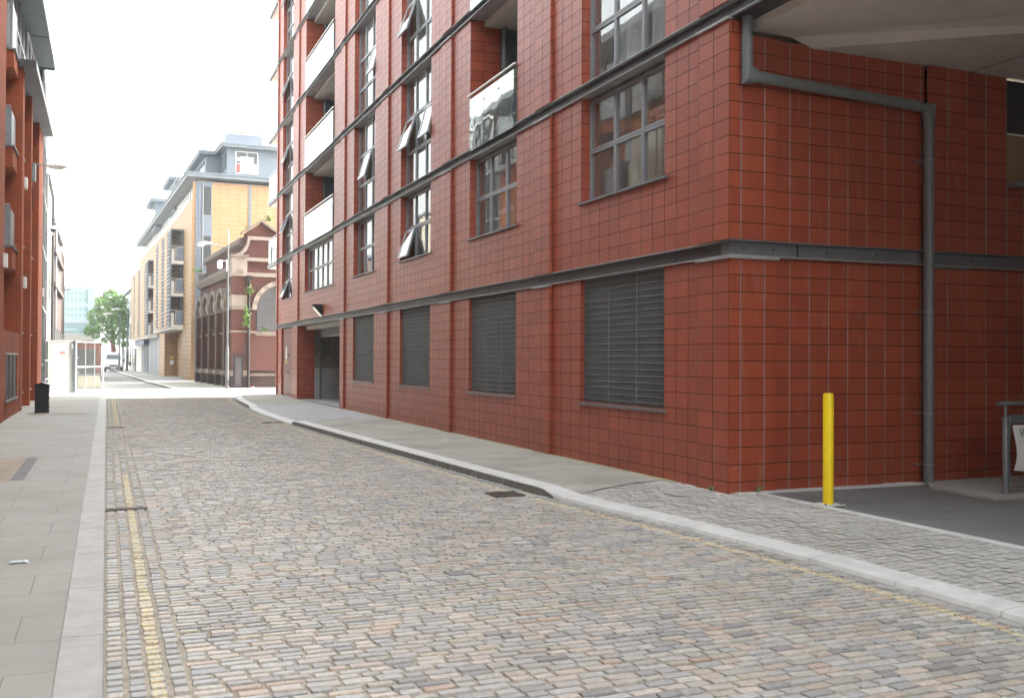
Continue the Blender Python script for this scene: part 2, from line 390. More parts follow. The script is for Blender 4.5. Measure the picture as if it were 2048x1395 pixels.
PAL = [(.34, .35, .35), (.39, .395, .385), (.30, .31, .315), (.44, .43, .395), (.47, .43, .39), (.45, .39, .335), (.42, .33, .265), (.365, .355, .33), (.22, .225, .235), (.41, .38, .31)]
PW = [16, 16, 10, 14, 12, 9, 5, 12, 4, 8]
def setts(name, stones, mat, zt=lambda x, y: 0., relief=.015):
    V = []; F = []; C = []; U = []
    for (cx, cy, hx, hy, det, col, rot) in stones:
        dz = random.uniform(-.0035, .0035); tx = random.uniform(-.02, .02); ty = random.uniform(-.11, -.02) if relief > .006 else random.uniform(-.06, .0)
        z = zt(cx, cy)+dz; i = len(V)
        cr, sr = math.cos(rot), math.sin(rot)
        if det:
            k = .2
            base = [(-1, -1+k), (-1+k*.35, -1), (1-k*.35, -1), (1, -1+k), (1, 1-k), (1-k*.35, 1), (-1+k*.35, 1), (-1, 1-k)]
            j = [(random.uniform(-.07, .05), random.uniform(-.15, .06)) for _ in base]
            ring = [((px*(1+a))*hx, (py*(1+c))*hy) for (px, py), (a, c) in zip(base, j)]
            n = 8
            lv = ((.96, .92, relief*.0), (1., 1., -relief*.22), (1.02, 1.02, -relief*1.5))
        else:
            base = [(-1, -1), (1, -1), (1, 1), (-1, 1)]
            ring = [(px*hx*random.uniform(.88, 1.03), py*hy*random.uniform(.85, 1.04)) for px, py in base]
            n = 4
            lv = ((.93, .9, 0), (1.03, 1.03, -relief*1.4))
        for (sx, sy, dzz) in lv:
            for (px, py) in ring:
                x = px*sx; y = py*sy
                V.append((cx+x*cr-y*sr, cy+x*sr+y*cr, z+dzz+x*tx+y*ty)); C.append(col)
        F.append(tuple(range(i, i+n)))
        for l in range(len(lv)-1):
            for q in range(n):
                F.append((i+l*n+q, i+(l+1)*n+q, i+(l+1)*n+(q+1) % n, i+l*n+(q+1) % n))
    me = bpy.data.meshes.new(name); me.from_pydata(V, [], F); me.materials.append(mat)
    ca = me.color_attributes.new('stone', 'FLOAT_COLOR', 'POINT')
    flat = []
    for c in C: flat.extend((c[0], c[1], c[2], 1))
    ca.data.foreach_set('color', flat)
    ul = me.uv_layers.new(name='UVMap'); uvs = []
    kc = {}
    for p in me.polygons:
        for vi in p.vertices:
            v = V[vi]; key = round(v[1]*5)
            if key not in kc: kc[key] = kx(key/5)
            uvs.extend((v[0]-kc[key]-(v[1]-key/5)*0, v[1]))
    ul.data.foreach_set('uv', uvs)
    me.update()
    o = bpy.data.objects.new(name, me); COL.objects.link(o); o['kind'] = 'structure'
    return o
def colr(pal=PAL, pw=PW, v=.1):
    c = random.choices(pal, pw)[0]; k = random.uniform(1-v, 1+v)*1.27; return tuple((x*.78+m_*.22)*k for x, m_ in zip(c, (.40, .385, .36)))
st = []
# side channel of four courses along the left kerb
for ci, (a, c) in enumerate(((.012, .098), (.118, .198), (.214, .296), (.318, .396))):
    y = 3.
    while y < 42.8:
        l = random.uniform(.09, .13)
        if y < 11.45 or y > 11.62:
            if not (abs(y-25.0) < .1):
                st.append(((a+c)/2+random.uniform(-.004, .004), y+l/2, (c-a)/2*random.uniform(.82, 1.0), l/2-.010, y < 20, colr(PAL, [18, 20, 8, 18, 12, 6, 1, 12, 2, 4], .08), random.uniform(-.05, .05)))
        y += l
# main carriageway, courses across the street
y = 3.0
while y < 42.9:
    h = random.uniform(.077, .094)*(1.0 if y < 18 else 1.15)
    xr = kx(y)-.13
    x = .425+random.uniform(-.03, 0)
    if abs(y-22.2) < .1: h = .05
    while x < xr-.03:
        l = random.uniform(.11, .20)*(1.0 if y < 18 else 1.1)
        if x+l > xr: l = max(.05, xr-x)
        xc = x+l/2
        yy = y+h/2+.018*math.sin(xc*1.7+y*.23)+.006*math.sin(xc*9+y*5)
        lf = 1-sm((xc-1.2)/2.2); gx = .0058+.0035*lf; gy = .0068+.0030*lf
        pw = PW if xc > 2.2 else [18, 22, 10, 16, 12, 5, 2, 12, 3, 5]
        if not (4.25 < xc < 4.7 and 11.0 < y < 11.5):
            cc_ = colr(PAL, pw); kk_ = 1+.14*lf; st.append((xc, yy, l/2-gx, h/2-gy, y < 19, tuple(q*kk_ for q in cc_), random.uniform(-.03, .03)))  # stones whitened toward the left, glare put into their colour
        x += l
    y += h
y = 3.
while y < 42.6:
    l = random.uniform(.16, .26); k = kx(y+l/2)
    if not 10.95 < y+l/2 < 11.55:
        st.append((k-.068, y+l/2, .05, l/2-.007, y < 19, colr([(.30, .31, .30), (.35, .33, .31), (.27, .28, .28)], [1, 1, 1]), math.atan(-(kx(y+.5)-kx(y))/.5)*1.))
    y += l
setts('road', st, SETT)

# forecourt of small pale setts in front of the driveway
def fz(x, y): t = sm((x-kx(y)-.2)/1.3); return kz(y)+(.098-kz(y))*t if y < 11.3 else .098
b = MB()
yy = [2.+.3*i for i in range(33)]
def ystart(x): return 10.5+(x-4.85)*.36
def fedge(y): return 6.94 if y < 9.75 else 6.70
for y0, y1 in zip(yy, yy[1:]):
    xa0, xa1 = kx(y0)+.2, kx(y1)+.2
    n = 6
    for i in range(n):
        p = lambda y, xa, q: (xa+(7.0-xa)*q/n, y, fz(xa+(7.0-xa)*q/n, y)-.009)
        b.face([p(y0, xa0, i), p(y0, xa0, i+1), p(y1, xa1, i+1), p(y1, xa1, i)], GROUTP)
b.build('forecourt_bed', **ST)
st = []
y = 2.5
GP = [(.43, .43, .41), (.41, .41, .40), (.46, .45, .42), (.385, .39, .385), (.44, .42, .39)]
while y < 11.2:
    h = random.uniform(.085, .105); x = kx(y)+.27+random.uniform(-.02, .02)
    while x < fedge(y)-.04:
        l = random.uniform(.08, .13)
        if y+h < ystart(x+l/2)+.01: st.append((x+l/2, y+h/2+.02*math.sin(x*2.2+y), l/2-.0035, h/2-.0035, True, colr(GP, [3, 3, 3, 2, 2], .05), random.uniform(-.1, .1)))
        x += l
    y += h
setts('forecourt', st, SETTP, fz, relief=.0045)

# kerbs: one stone after another
def kerb_run(name, y0, y1, f, side, wdt=.235, hz=None, L0=.92, KERB=KERB):
    b = MB(); y = y0
    while y < y1-.05:
        ye = min(y+L0, y1); seg = 4
        for i in range(seg):
            a = y+(ye-y)*i/seg+(.004 if i == 0 else 0); c = y+(ye-y)*(i+1)/seg-(.004 if i == seg-1 else 0)
            def sec(yv):
                x = f(yv); z = hz(yv); s = side; r = .018 if z > .07 else min(.05, .085-z*.6)
                return [(x, yv, -.06), (x, yv, z-r*.9), (x+s*r*.3, yv, z-r*.25), (x+s*r*(1 if z > .07 else 2.2), yv, z), (x+s*wdt, yv, z+(.0 if z > .07 else .008)), (x+s*wdt, yv, -.06)]
            A, B = sec(a), sec(c)
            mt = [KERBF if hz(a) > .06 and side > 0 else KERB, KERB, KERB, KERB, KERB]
            for q in range(5):
                qd = [A[q], A[q+1], B[q+1], B[q]]
                if side > 0: qd.reverse()
                b.face(qd, mt[q])
            if i == 0: b.face(A if side < 0 else list(reversed(A)), KERB)
            if i == seg-1: b.face(list(reversed(B)) if side < 0 else B, KERB)
        y = ye
    b.build(name, **ST)
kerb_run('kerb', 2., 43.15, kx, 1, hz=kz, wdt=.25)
kerb_run('kerb_left', 1., 43.0, lambda y: 0., -1, hz=lambda y: .1, wdt=.215, L0=1.25, KERB=plain('grey_granite_kerb', (.49, .49, .475), .7, var=.12, scale=6., bump=.12, bscale=120, dirt=(.40, .395, .375)))

# left pavement
b = MB(); b.face([(-2.9, -4, .094), (-.221, -4, .094), (-.221, 43.2, .094), (-2.9, 43.2, .094)], FLAG)
b.face([(-.222, -4, .085), (-.21, -4, .085), (-.21, 43.2, .085), (-.222, 43.2, .085)], GROUT)
b.build('pavement_left', **ST)
b = MB()
for (x0, x1, y0, y1, c) in ((-1.95, -1.12, 13.6, 16.9, (.37, .315, .25)), (-1.11, -.95, 13.9, 16.9, (.22, .22, .22)), (-1.9, -.5, 29.2, 29.9, (.33, .29, .24))):
    mt = plain('worn_patch_%d' % int(y0*10), c, .85, var=.15, dirt=tuple(k*.8 for k in c), scale=4)
    b.face([(x0, y0, .098), (x1, y0, .098), (x1, y1, .098), (x0, y1, .098)], mt)
b.build('pavement_patches', **ST)
# right pavement
b = MB()
ys = [10.55]+[11.35+.4*i for i in range(80)]
def pz(x, y):
    d = 1-sm((x-kx(y)-.25)/1.3); return .098-(.1-kz(y))*d if y > 24 else .098
for y0, y1 in zip(ys, ys[1:]):
    y1 = min(y1, 43.2)
    if y1 <= y0: break
    pav = PAVER if 25.0 < y0 < 33.2 else FLAG2
    n = 6
    def p(y, q):
        xa = kx(y)+.252; xb = 6.72; x = xa+(xb-xa)*q/n
        if y < 10.6: y = ystart(x)
        return (x, y, pz(x, y) if y > 12 else fz(x, y)+.002)
    for i in range(n):
        b.face([p(y0, i), p(y0, i+1), p(y1, i+1), p(y1, i)], pav)
b.build('pavement_right', **ST)
# flush concrete strip and tarmac driveway
b = MB(); b.box(6.95, 7.09, 2, 9.72, .0, .103, KERB); b.build('edging_strip', **ST)
b = MB(); b.face([(7.09, -6, .094), (40, -6, .094), (40, 9.76, .094), (7.09, 9.76, .094)], TARM); b.build('driveway', **ST)
b = MB(); b.box(6.72, 10.2, 9.60, 9.74, .05, .112, KERB); b.box(8.95, 9.42, 9.66, 9.73, .1, .122, KERB); b.build('wall_foot_haunching', **ST)
b = MB(); y = 10.9; random.seed(5); w0 = .04
while y < 30.2:
    w1 = random.uniform(.03, .12); xw = 6.65 if any(a <= y < c for a, c in ((14.73, 15.38), (19.79, 20.44), (24.84, 25.49), (29.9, 30.4))) else 6.70
    b.face([(xw-w0, y, .1015), (xw+.001, y, .104), (xw+.001, y+.15, .104), (xw-w1, y+.15, .1015)], MOSS); w0 = w1; y += .15
b.build('moss_line', **ST)
# crossing street, blown pale by the sun in the gap
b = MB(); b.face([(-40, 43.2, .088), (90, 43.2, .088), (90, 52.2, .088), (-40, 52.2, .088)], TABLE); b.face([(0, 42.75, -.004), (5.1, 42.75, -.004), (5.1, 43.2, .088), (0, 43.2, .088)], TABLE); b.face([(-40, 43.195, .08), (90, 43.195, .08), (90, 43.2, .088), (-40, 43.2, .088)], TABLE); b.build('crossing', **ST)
b = MB()
for i in range(12): 
    b.box(-.98+i*.07, -.94+i*.07, 42.2, 42.5, .095, .101, TABLE)
b.build('tactile_paving', **ST)
# street beyond
KF = [(50, 3.2), (56, 2.95), (62, 2.65), (68, 2.38), (80, 1.98), (95, 1.55), (112, 1.09), (140, .4)]
b = MB()
fy = [52.2, 56, 62, 68, 74, 80, 88, 95, 104, 112, 125, 140]
for a, c in zip(fy, fy[1:]):
    b.face([(-6, a, .004), (lerp(KF, a), a, .004), (lerp(KF, c), c, .004), (-6, c, .004)], FARSETT)
b.build('road_beyond', **ST)
b = MB()
for a, c in zip(fy, fy[1:]):
    xa, xc = lerp(KF, a), lerp(KF, c)
    b.face([(xa+.25, a, .1), (12, a, .1), (12, c, .1), (xc+.25, c, .1)], PAVER if 66 < a < 76 else FLAG2)
    b.face([(xa, a, .0), (xc, c, .0), (xc, c, .1), (xa, a, .1)], KERBF)
    b.face([(xa, a, .104), (xa+.25, a, .104), (xc+.25, c, .104), (xc, c, .104)], KERB)
b.face([(3.2, 52.2, 0), (12, 52.2, 0), (12, 52.2, .1), (3.2, 52.2, .1)], KERB)
b.build('pavement_beyond', **ST)

# ------------------------------------------------------------------ red tiled apartment building
XM, XP = 6.70, 6.65          # main face and pier face
BAND = [2.85, 5.62, 8.42, 11.24, 14.06, 16.88]
BH = .19
apt = thing('apartment_building', 'red tile clad apartment block with steel bands, glazed balconies and grey windows, on the right', 'building', (XM, 26, 0))
apt_off = Vector((XM, 26, 0))
def A(b, name, parent=apt, **k):
    """build in world coordinates, child of the block"""
    o = b.build(name, None, **k); o.parent = parent
    o.matrix_parent_inverse = Matrix.Translation(-apt_off)
    return o
def sub(b, name, parent, **k):
    o = b.build(name, None, **k); o.parent = parent; return o
tid = [0]
def tuv(axis, a, c, zb, n=None, off=0.):
    """UV in tile counts for a stretch a..c"""
    n = n or max(1, round(abs(c-a)/.305)); tid[0] += 37; o = tid[0]
    tw = (c-a)/n
    def f(k, p):
        v = (p[2]-zb)/.2+60
        if k in 'we': u = (p[1]-a)/tw if axis == 'y' else (p[1]-9.7)/.305
        elif k in 'sn': u = (p[0]-a)/tw if axis == 'x' else (p[0]-6.7)/.30
        else: return (p[0]/.3+o+.5, p[1]/.3)
        return (u+off+o, v)
    return f
def storey(k):          # (floor z, top z) of wall between bands
    return (.08, BAND[0]) if k == 0 else (BAND[k-1]+BH, BAND[k]) if k < len(BAND) else (BAND[-1]+BH, 19.2)
ZB = lambda k: .03 if k == 0 else storey(k)[0]
wall = MB()
def seg(y0, y1, z0, z1, k, x=XM, n=None, off=0., xb=6.98, skip=''):
    wall.box(x, xb, y0, y1, z0, z1, T_RED, tuv('y', y0, y1, ZB(k), n, off), skip)
P = 5.055
piers = [(9.70, 10.35), (14.73, 15.38), (19.79, 20.44), (24.84, 25.49), (29.90, 30.40), (37.80, 38.40), (42.72, 42.95)]
wins = {'A': (11.22, 13.67), 'B': (16.27, 18.72), 'C': (21.33, 23.78), 'D': (26.38, 28.83), 'E': (31.6, 36.6), 'F': (39.25, 41.7)}
wk = list(wins)
for k in range(0, 7):
    z0, z1 = storey(k)
    for i, (a, c) in enumerate(piers):
        zz0 = z0 if k == 0 else z0-.03; 
        seg(a, c, zz0+(.0 if k == 0 else .03), z1-.035, k, XP, n=2 if i else 2)
        if k < 6:   # proud cap plates over each pier
            pc = MB(); pc.box(XP-.035, XM-.002, a-.02 if i or k else 9.701, c+.02, z1-.033, z1-.003, STEELL); A(pc, 'pier_cap')
    for i, kk in enumerate(wk):
        a = piers[i][1]; d = piers[i+1][0]; y0, y1 = wins[kk]
        if kk == 'E' and k == 0: y0, y1 = a, d
        if kk == 'E' and k > 0: a0 = a
        if a < y0-.01: seg(a, y0, z0, z1, k)
        if y1 < d-.01: seg(y1, d, z0, z1, k)
        if k == 0:
            if kk in 'ABCD': seg(y0, y1, z0, 1.0, k)
            if kk == 'F': pass
        elif k == 1: seg(y0, y1, z0, 4.03, k)
# reveal sides are the ends of the boxes; return wall onto the driveway
def segx(x0, x1, z0, z1, k, y=9.745, n=None, off=0., yb=9.99):
    wall.box(x0, x1, y, yb, z0, z1, T_RET, tuv('x', x0, x1, ZB(k), n, off), skip='w' if x0 > 6.7 else '')
for k, zt in ((0, 2.85), (1, 5.44)):
    z0 = storey(k)[0]
    wall.box(6.655, 7.31, 9.697, 9.99, z0+.001, zt-.035 if k == 0 else zt, T_RET, tuv('x', 6.65, 7.31, ZB(k), 2, .5), skip='w')
    segx(7.31, 9.63, z0, zt, k, off=.2)
    segx(9.632, 10.31, z0, zt-.03 if k == 0 else zt, k, y=9.70, n=2)
    segx(10.31, 11.05, z0, zt, k)
    if k == 0: segx(11.05, 24, z0, zt, k)
    else: segx(11.05, 24, z0, 4.0, k); segx(13.6, 24, 4.0, zt, k)
# the north end and the far parts that close the block
for k in range(7):
    z0, z1 = storey(k)
    wall.box(6.98, 20, 42.75, 42.95, z0, z1, T_RED, tuv('x', 6.98, 20, ZB(k), 42))
    # block over the driveway and its far support
    if k >= 2: wall.box(XM, 6.98, -2.0, 9.70, z0, z1, T_RED, tuv('y', -2, 9.7, ZB(k), 38))
    wall.box(XM, 6.98, -14, -2.0, z0 if k > 1 else (.08 if k == 0 else z0), z1, T_RED, tuv('y', -14, -2, ZB(k), 39))
wall.box(6.98, 24, -2.25, -2.0, .08, 5.44, T_RED, tuv('x', 6.98, 24, .03, 56))
wall.box(23.8, 24, -2.0, 9.74, .08, 5.44, T_RED, tuv('y', -2, 9.74, .03, 38))  # unseen end wall added so no sun gets in under the soffit
wall.box(19.8, 20, -14, 42.75, 5.9, 19.2, T_RED, tuv('y', -14, 42.7, .03, 186))
A(wall, 'tiled_wall')
roof = MB(); roof.box(XM-.3, 20.2, -14, 43.2, 19.22, 19.45, GREYR); A(roof, 'roof')

# steel bands: web, flanges, bolts, on the street face and round the corner
for k in range(6):
    z = BAND[k]; b = MB()
    ye = 42.97 if k else 42.97
    ys0 = 9.981 if k == 0 else -14
    xs = 6.735
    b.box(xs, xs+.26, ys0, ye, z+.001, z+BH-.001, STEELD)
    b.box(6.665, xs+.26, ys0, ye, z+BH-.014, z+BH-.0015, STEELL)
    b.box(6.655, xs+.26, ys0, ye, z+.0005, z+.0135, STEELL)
    y = 10.2
    while y < 42.5:
        b.tube([(xs+.001, y, z+.1), (xs-.014, y, z+.1)], .014, STEELD, n=6); y += 1.68
    for yj in (11.0, 17.7, 24.1, 31.0, 37.2):
        b.box(xs-.004, xs+.01, yj, yj+.02, z+.015, z+BH-.015, BLACK)
    if k == 0:      # return on the driveway face
        b.box(6.735, 24, 9.765, 9.98, z+.001, z+BH-.001, STEEL); b.box(6.665, 24, 9.68, 9.98, z+BH-.014, z+BH-.0015, STEEL); b.box(6.655, 24, 9.67, 9.98, z+.0005, z+.0135, STEELL)
        b.box(6.62, 7.33, 9.65, 9.70, z-.033, z-.003, STEELL); b.box(9.6, 10.33, 9.65, 9.70, z-.033, z-.003, STEEL)
        x = 6.9
        while x < 11: b.tube([(x, 9.764, z+.1), (x, 9.75, z+.1)], .014, STEELD, n=6); x += .42 if x < 7 else .78
        b.box(7.66, 7.675, 9.758, 9.77, z+.015, z+BH-.015, BLACK)
    if k == 1:      # broad flange of the beam that carries the block over the driveway
        b.box(6.66, 6.95, -2, 9.74, z-.02, z-.001, STEELD)
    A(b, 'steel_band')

# interior: floors, back walls, cross walls
b = MB()
for k in range(1, 7):
    z = BAND[k-1]; b.box(6.99, 19.7, 9.99 if k < 2 else -2, 42.7, z+.01, z+BH-.01, SOFF)
b.box(8.3, 8.4, 10, 42.7, 3.04, 5.6, INT)
b.box(8.6, 8.75, 10, 42.7, 5.82, 19, INT)
for yv in (15.05, 20.1, 25.15, 30.15, 38.1):
    b.box(7.0, 8.6, yv-.06, yv+.06, 5.82, 19, INT); b.box(7.0, 8.3, yv-.06, yv+.06, 3.04, 5.6, INT)
b.box(7.0, 8.3, 10.0, 10.1, 3.04, 19, INT)
for yv in (11.6, 13.0, 16.9, 18.2, 22., 23.4, 27., 28.4, 32.5, 34., 35.6, 40.): b.box(7.35, 7.6, yv, yv+.26, 3.04, 5.6, OCHRE)
b.box(7.0, 9.2, -2, -1.8, 5.9, 19, INT)
A(b, 'interior_wall')

def window(y0, y1, z0, z1, cols, rows, opened=(), sill=True, rowz=None):
    xf = 6.835; f = MB(); t = .045
    zs = rowz or [z0+(z1-z0)*i/rows for i in range(rows+1)]
    ys_ = [y0+(y1-y0)*i/cols for i in range(cols+1)]
    f.box(xf, xf+.08, y0, y0+t, z0, z1, ALU); f.box(xf, xf+.08, y1-t, y1, z0, z1, ALU)
    f.box(xf, xf+.08, y0+t, y1-t, z0, z0+t, ALU); f.box(xf, xf+.08, y0+t, y1-t, z1-t, z1, ALU)
    for yv in ys_[1:-1]:
        f.box(xf+.002, xf+.078, yv-.034, yv-.004, z0+t, z1-t, ALU); f.box(xf+.002, xf+.078, yv+.004, yv+.034, z0+t, z1-t, ALU); f.box(xf+.02, xf+.07, yv-.004, yv+.004, z0+t, z1-t, STEELD)
    for zv in zs[1:-1]:
        for a, c in zip(ys_, ys_[1:]):
            f.box(xf+.004, xf+.074, a+.036, c-.036, zv-.04, zv-.004, ALU); f.box(xf+.004, xf+.074, a+.036, c-.036, zv+.004, zv+.04, ALU); f.box(xf+.02, xf+.06, a+.036, c-.036, zv-.004, zv+.004, STEELD)
    wo_ = A(f, 'window')
    gl = MB()
    for i, (a, c) in enumerate(zip(ys_, ys_[1:])):
        for j, (p, q) in enumerate(zip(zs, zs[1:])):
            # (column counted from the near side, row from the bottom)
            a1, c1, p1, q1 = a+.036, c-.036, p+.041, q-.041
            if (i, j) in opened:
                ang = R(opened[(i, j)]); H = q1-p1
                cb = MB()
                def T(x, y, z): # hinge at the top edge
                    dz = z-q1; return (xf+x*math.cos(ang)+dz*math.sin(ang), y, q1+dz*math.cos(ang)-x*math.sin(ang)*0)
                def tb(x0, x1, ya, yb, za, zb_, m):
                    n0 = len(cb.v); cb.box(x0, x1, ya, yb, za, zb_, m)
                    cb.v[n0:] = [T(*v) for v in cb.v[n0:]]
                w_ = .05
                tb(-.03, .02, a1, a1+w_, p1, q1, ALUL); tb(-.03, .02, c1-w_, c1, p1, q1, ALUL); tb(-.03, .02, a1+w_, c1-w_, p1, p1+w_, ALUL); tb(-.03, .02, a1+w_, c1-w_, q1-w_, q1, ALUL)
                tb(-.012, -.006, a1+w_, c1-w_, p1+w_, q1-w_, GLASSC)
                sub(cb, 'casement', wo_)
            else:
                e = random.uniform(-.0022, .0022); e2 = random.uniform(-.0022, .0022)
                gl.face([(xf+.03+e, c1, p1), (xf+.03, a1, p1), (xf+.03+e2, a1, q1), (xf+.03+e+e2, c1, q1)], GLASS)
    if gl.f: sub(gl, 'pane', wo_)
    if sill:
        s = MB(); s.prism([(6.65, z0-.04), (6.65, z0-.012), (6.90, z0-.001), (6.90, z0-.045)], 'y', y0-.10, y1+.05, STEEL)
        sub(s, 'sill', wo_)
    return wo_
def curtain(wo_, y0, y1, z0, z1, x=7.0, m=CURT):
    b = MB(); n = 26; pts = [(x+.035*math.sin(i*1.9)+.02*math.sin(i*.7), y0+(y1-y0)*i/n) for i in range(n+1)]
    for (xa, ya), (xb, yb) in zip(pts, pts[1:]): b.face([(xa, ya, z0), (xb, yb, z0), (xb, yb, z1), (xa, ya, z1)], m)
    sub(b, 'curtain', wo_)
def boxes(wo_, name, lst):
    b = MB()
    for (x0, x1, y0, y1, z0, z1, m) in lst: b.box(x0, x1, y0, y1, z0, z1, m)
    sub(b, name, wo_)

Z1 = (4.03, 5.58)
wA = window(*wins['A'], *Z1, 3, 2)
b = MB()
b.prism([(12.02, 4.1), (12.55, 4.1), (12.45, 5.0), (12.1, 4.95)], 'x', 7.15, 7.18, CARD); b.prism([(12.6, 4.1), (12.95, 4.1), (12.92, 4.5), (12.7, 4.62)], 'x', 7.1, 7.13, CARD)
sub(b, 'cardboard_sheet', wA)
boxes(wA, 'strip_light', [(7.5, 7.6, 11.6, 13.4, 5.3, 5.36, WHITE)])
wB = window(*wins['B'], *Z1, 3, 2)
boxes(wB, 'box_stack', [(7.25, 7.6, 17.7, 18.5, 4.1, 4.62, YBOARD), (7.22, 7.24, 17.72, 18.48, 4.5, 4.6, WHITE)])
wC = window(*wins['C'], *Z1, 3, 2, {(2, 0): 16})
boxes(wC, 'board', [(7.35, 7.4, 22.3, 23.1, 4.1, 4.9, YBOARD), (7.6, 7.65, 21.6, 22.3, 4.3, 5.5, WHITE)])
wD = window(*wins['D'], *Z1, 3, 2)
boxes(wD, 'board', [(7.35, 7.4, 27.3, 27.9, 4.1, 4.6, YBOARD), (7.5, 7.55, 26.7, 28.3, 4.75, 4.85, WHITE)])
wE = window(*wins['E'], *Z1, 6, 2)
curtain(wE, 33.4, 34.5, 4.06, 5.5)
boxes(wE, 'board', [(7.35, 7.4, 32.3, 32.9, 4.1, 5.3, YBOARD)])
wF = window(*wins['F'], *Z1, 3, 2, {(2, 0): 20})
for k in (2, 3, 4, 5):
    z0, z1 = storey(k); z0 += .002; z1 -= .002
    rz_ = [z0, z0+.84, z0+1.70, z1]
    o = {'A2': {}, 'C2': {(2, 1): 17, (0, 1): 15}, 'C3': {(2, 1): 18, (0, 2): 15}, 'D2': {(1, 1): 16}, 'D3': {(0, 1): 14}, 'F2': {(2, 1): 20}, 'F3': {(2, 1): 20}, 'F4': {(2, 1): 20}, 'F5': {(2, 2): 20}}
    for kk in 'ACDF':
        w_ = window(*wins[kk], z0, z1, 3, 3, o.get(kk+str(k), {}), sill=False, rowz=rz_)
        if kk == 'A': curtain(w_, 11.3, 12.0, z0+.05, z1-.1, 7.0); curtain(w_, 12.35, 12.95, z0+.05, z1-.1, 7.0)
        if kk == 'C': curtain(w_, 21.4, 21.9, z0+.05, z1-.1, 7.0); boxes(w_, 'board', [(7.5, 7.55, 22.2, 23.5, z0+.2, z0+.32, WHITE), (7.9, 7.95, 22.0, 23.0, z0+.4, z0+1.3, YBOARD)])
        if kk == 'D': boxes(w_, 'board', [(7.4, 7.45, 26.6, 28.6, z0+.55, z0+.67, WHITE), (7.9, 7.95, 27.0, 28.0, z0+.75, z0+1.5, YBOARD)])
# recessed balconies
def balcony(y0, y1, k, bars):
    z0, z1 = storey(k)
    b = MB()
    b.box(6.98, 8.1, y0-.25, y0-.002, z0, z1, T_RED, tuv('x', 6.98, 8.1, z0, 4)); b.box(6.98, 7.35, y1+.002, y1+.25, z0, z1, T_RED, tuv('x', 6.98, 7.35, z0, 1)); b.box(7.35, 8.1, y1+.002, y1+.2, z0, z1, GREYP)
    b.box(8.1, 8.2, y0-.25, y1+.25, z0, z1, GREYP); b.box(6.99, 8.2, y0, y1, z1-.10, z1-.002, SOFF); b.box(6.8, 8.1, y0, y1, z0+.001, z0+.05, CONC)
    root = A(b, 'balcony')
    d = MB(); d.box(8.06, 8.1, y0+.3, y1-.3, z0+.1, z1-.35, CARG); d.box(8.04, 8.1, (y0+y1)/2-.03, (y0+y1)/2+.03, z0+.1, z1-.35, ALU); sub(d, 'glazed_door', root)
    p = MB(); p.tube([(7.38, y1-.12, z0+.05), (7.38, y1-.12, z1-.1)], .045, PIPE); sub(p, 'pipe', root)
    g_ = MB(); n = bars
    for i in range(n):
        a = y0+.06+(y1-y0-.12)*i/n+.01; c = y0+.06+(y1-y0-.12)*(i+1)/n-.01
        e = random.uniform(-.003, .003)
        g_.box(6.66, 6.672, a, c, z0-.05, z0+.98, GLASSB)
    sub(g_, 'glass_balustrade', root)
    h = MB(); h.tube([(6.66, y0-.02, z0+1.06), (6.66, y1+.02, z0+1.06)], .024, STRAP)
    for i in range(n+1):
        yv = y0+.06+(y1-y0-.12)*i/n
        h.box(6.70, 6.72, yv-.02, yv+.02, z0+.02, z0+1.04, STEEL)
        for zz in (.18, .82): h.tube([(6.70, yv-.03, z0+zz), (6.645, yv-.03, z0+zz)], .016, STRAP, n=6)
    sub(h, 'handrail', root)
    return root
curtain(wC, 21.4, 21.7, 4.1, 5.5); curtain(wD, 26.5, 26.75, 4.1, 5.5); curtain(wF, 39.4, 40.2, 4.1, 5.5, 7.05)
for k in (2, 3, 4, 5):
    r_ = balcony(*wins['B'], k, 3)
    if k == 2:
        b = MB()
        for i in range(260):
            a = random.uniform(0, 6.28); rr = random.uniform(.02, .28); t = random.random()
            c = Vector((6.86+rr*math.cos(a)*.5, 16.62+rr*math.sin(a), 6.68+.25*t-rr*.5+random.uniform(-.12, .1)))
            d = Vector((math.cos(a), math.sin(a), random.uniform(-.8, .8))).normalized()*random.uniform(.04, .09); s_ = Vector((-d.y, d.x, .2)).normalized()*.008
            b.face([c-s_, c+s_, c+d], LEAF2)
        b.lathe(6.9, 16.62, [(.0, 6.45), (.09, 6.45), (.12, 6.62), (.0, 6.62)], CARD, 12)
        fo = b.build('potted_fern'); tag(fo, 'small green trailing plant behind the balcony glass of the red block', 'plant')
    balcony(*wins['E'], k, 5)
# balconies past the far end
for k in range(2, 7):
    z = BAND[k-1]; b = MB(); b.box(6.67, 9.5, 42.96, 45.55, z+.0, z+.17, STEEL); b.box(6.75, 9.4, 43.0, 45.4, z-.02, z-.001, SOFF)
    r_ = A(b, 'end_balcony')
    g_ = MB(); g_.box(6.70, 6.712, 43.02, 45.45, z+.2, z+1.2, GLASSB); g_.box(6.72, 9.4, 45.45, 45.462, z+.2, z+1.2, GLASSB); sub(g_, 'glass_balustrade', r_)
    h = MB(); h.tube([(6.70, 43.0, z+1.27), (6.70, 45.5, z+1.27), (9.4, 45.5, z+1.27)], .024, STRAP); h.box(6.715, 6.74, 45.4, 45.44, z+.17, z+1.25, STEEL); h.box(6.715, 6.74, 44.2, 44.24, z+.17, z+1.25, STEEL); sub(h, 'handrail', r_)

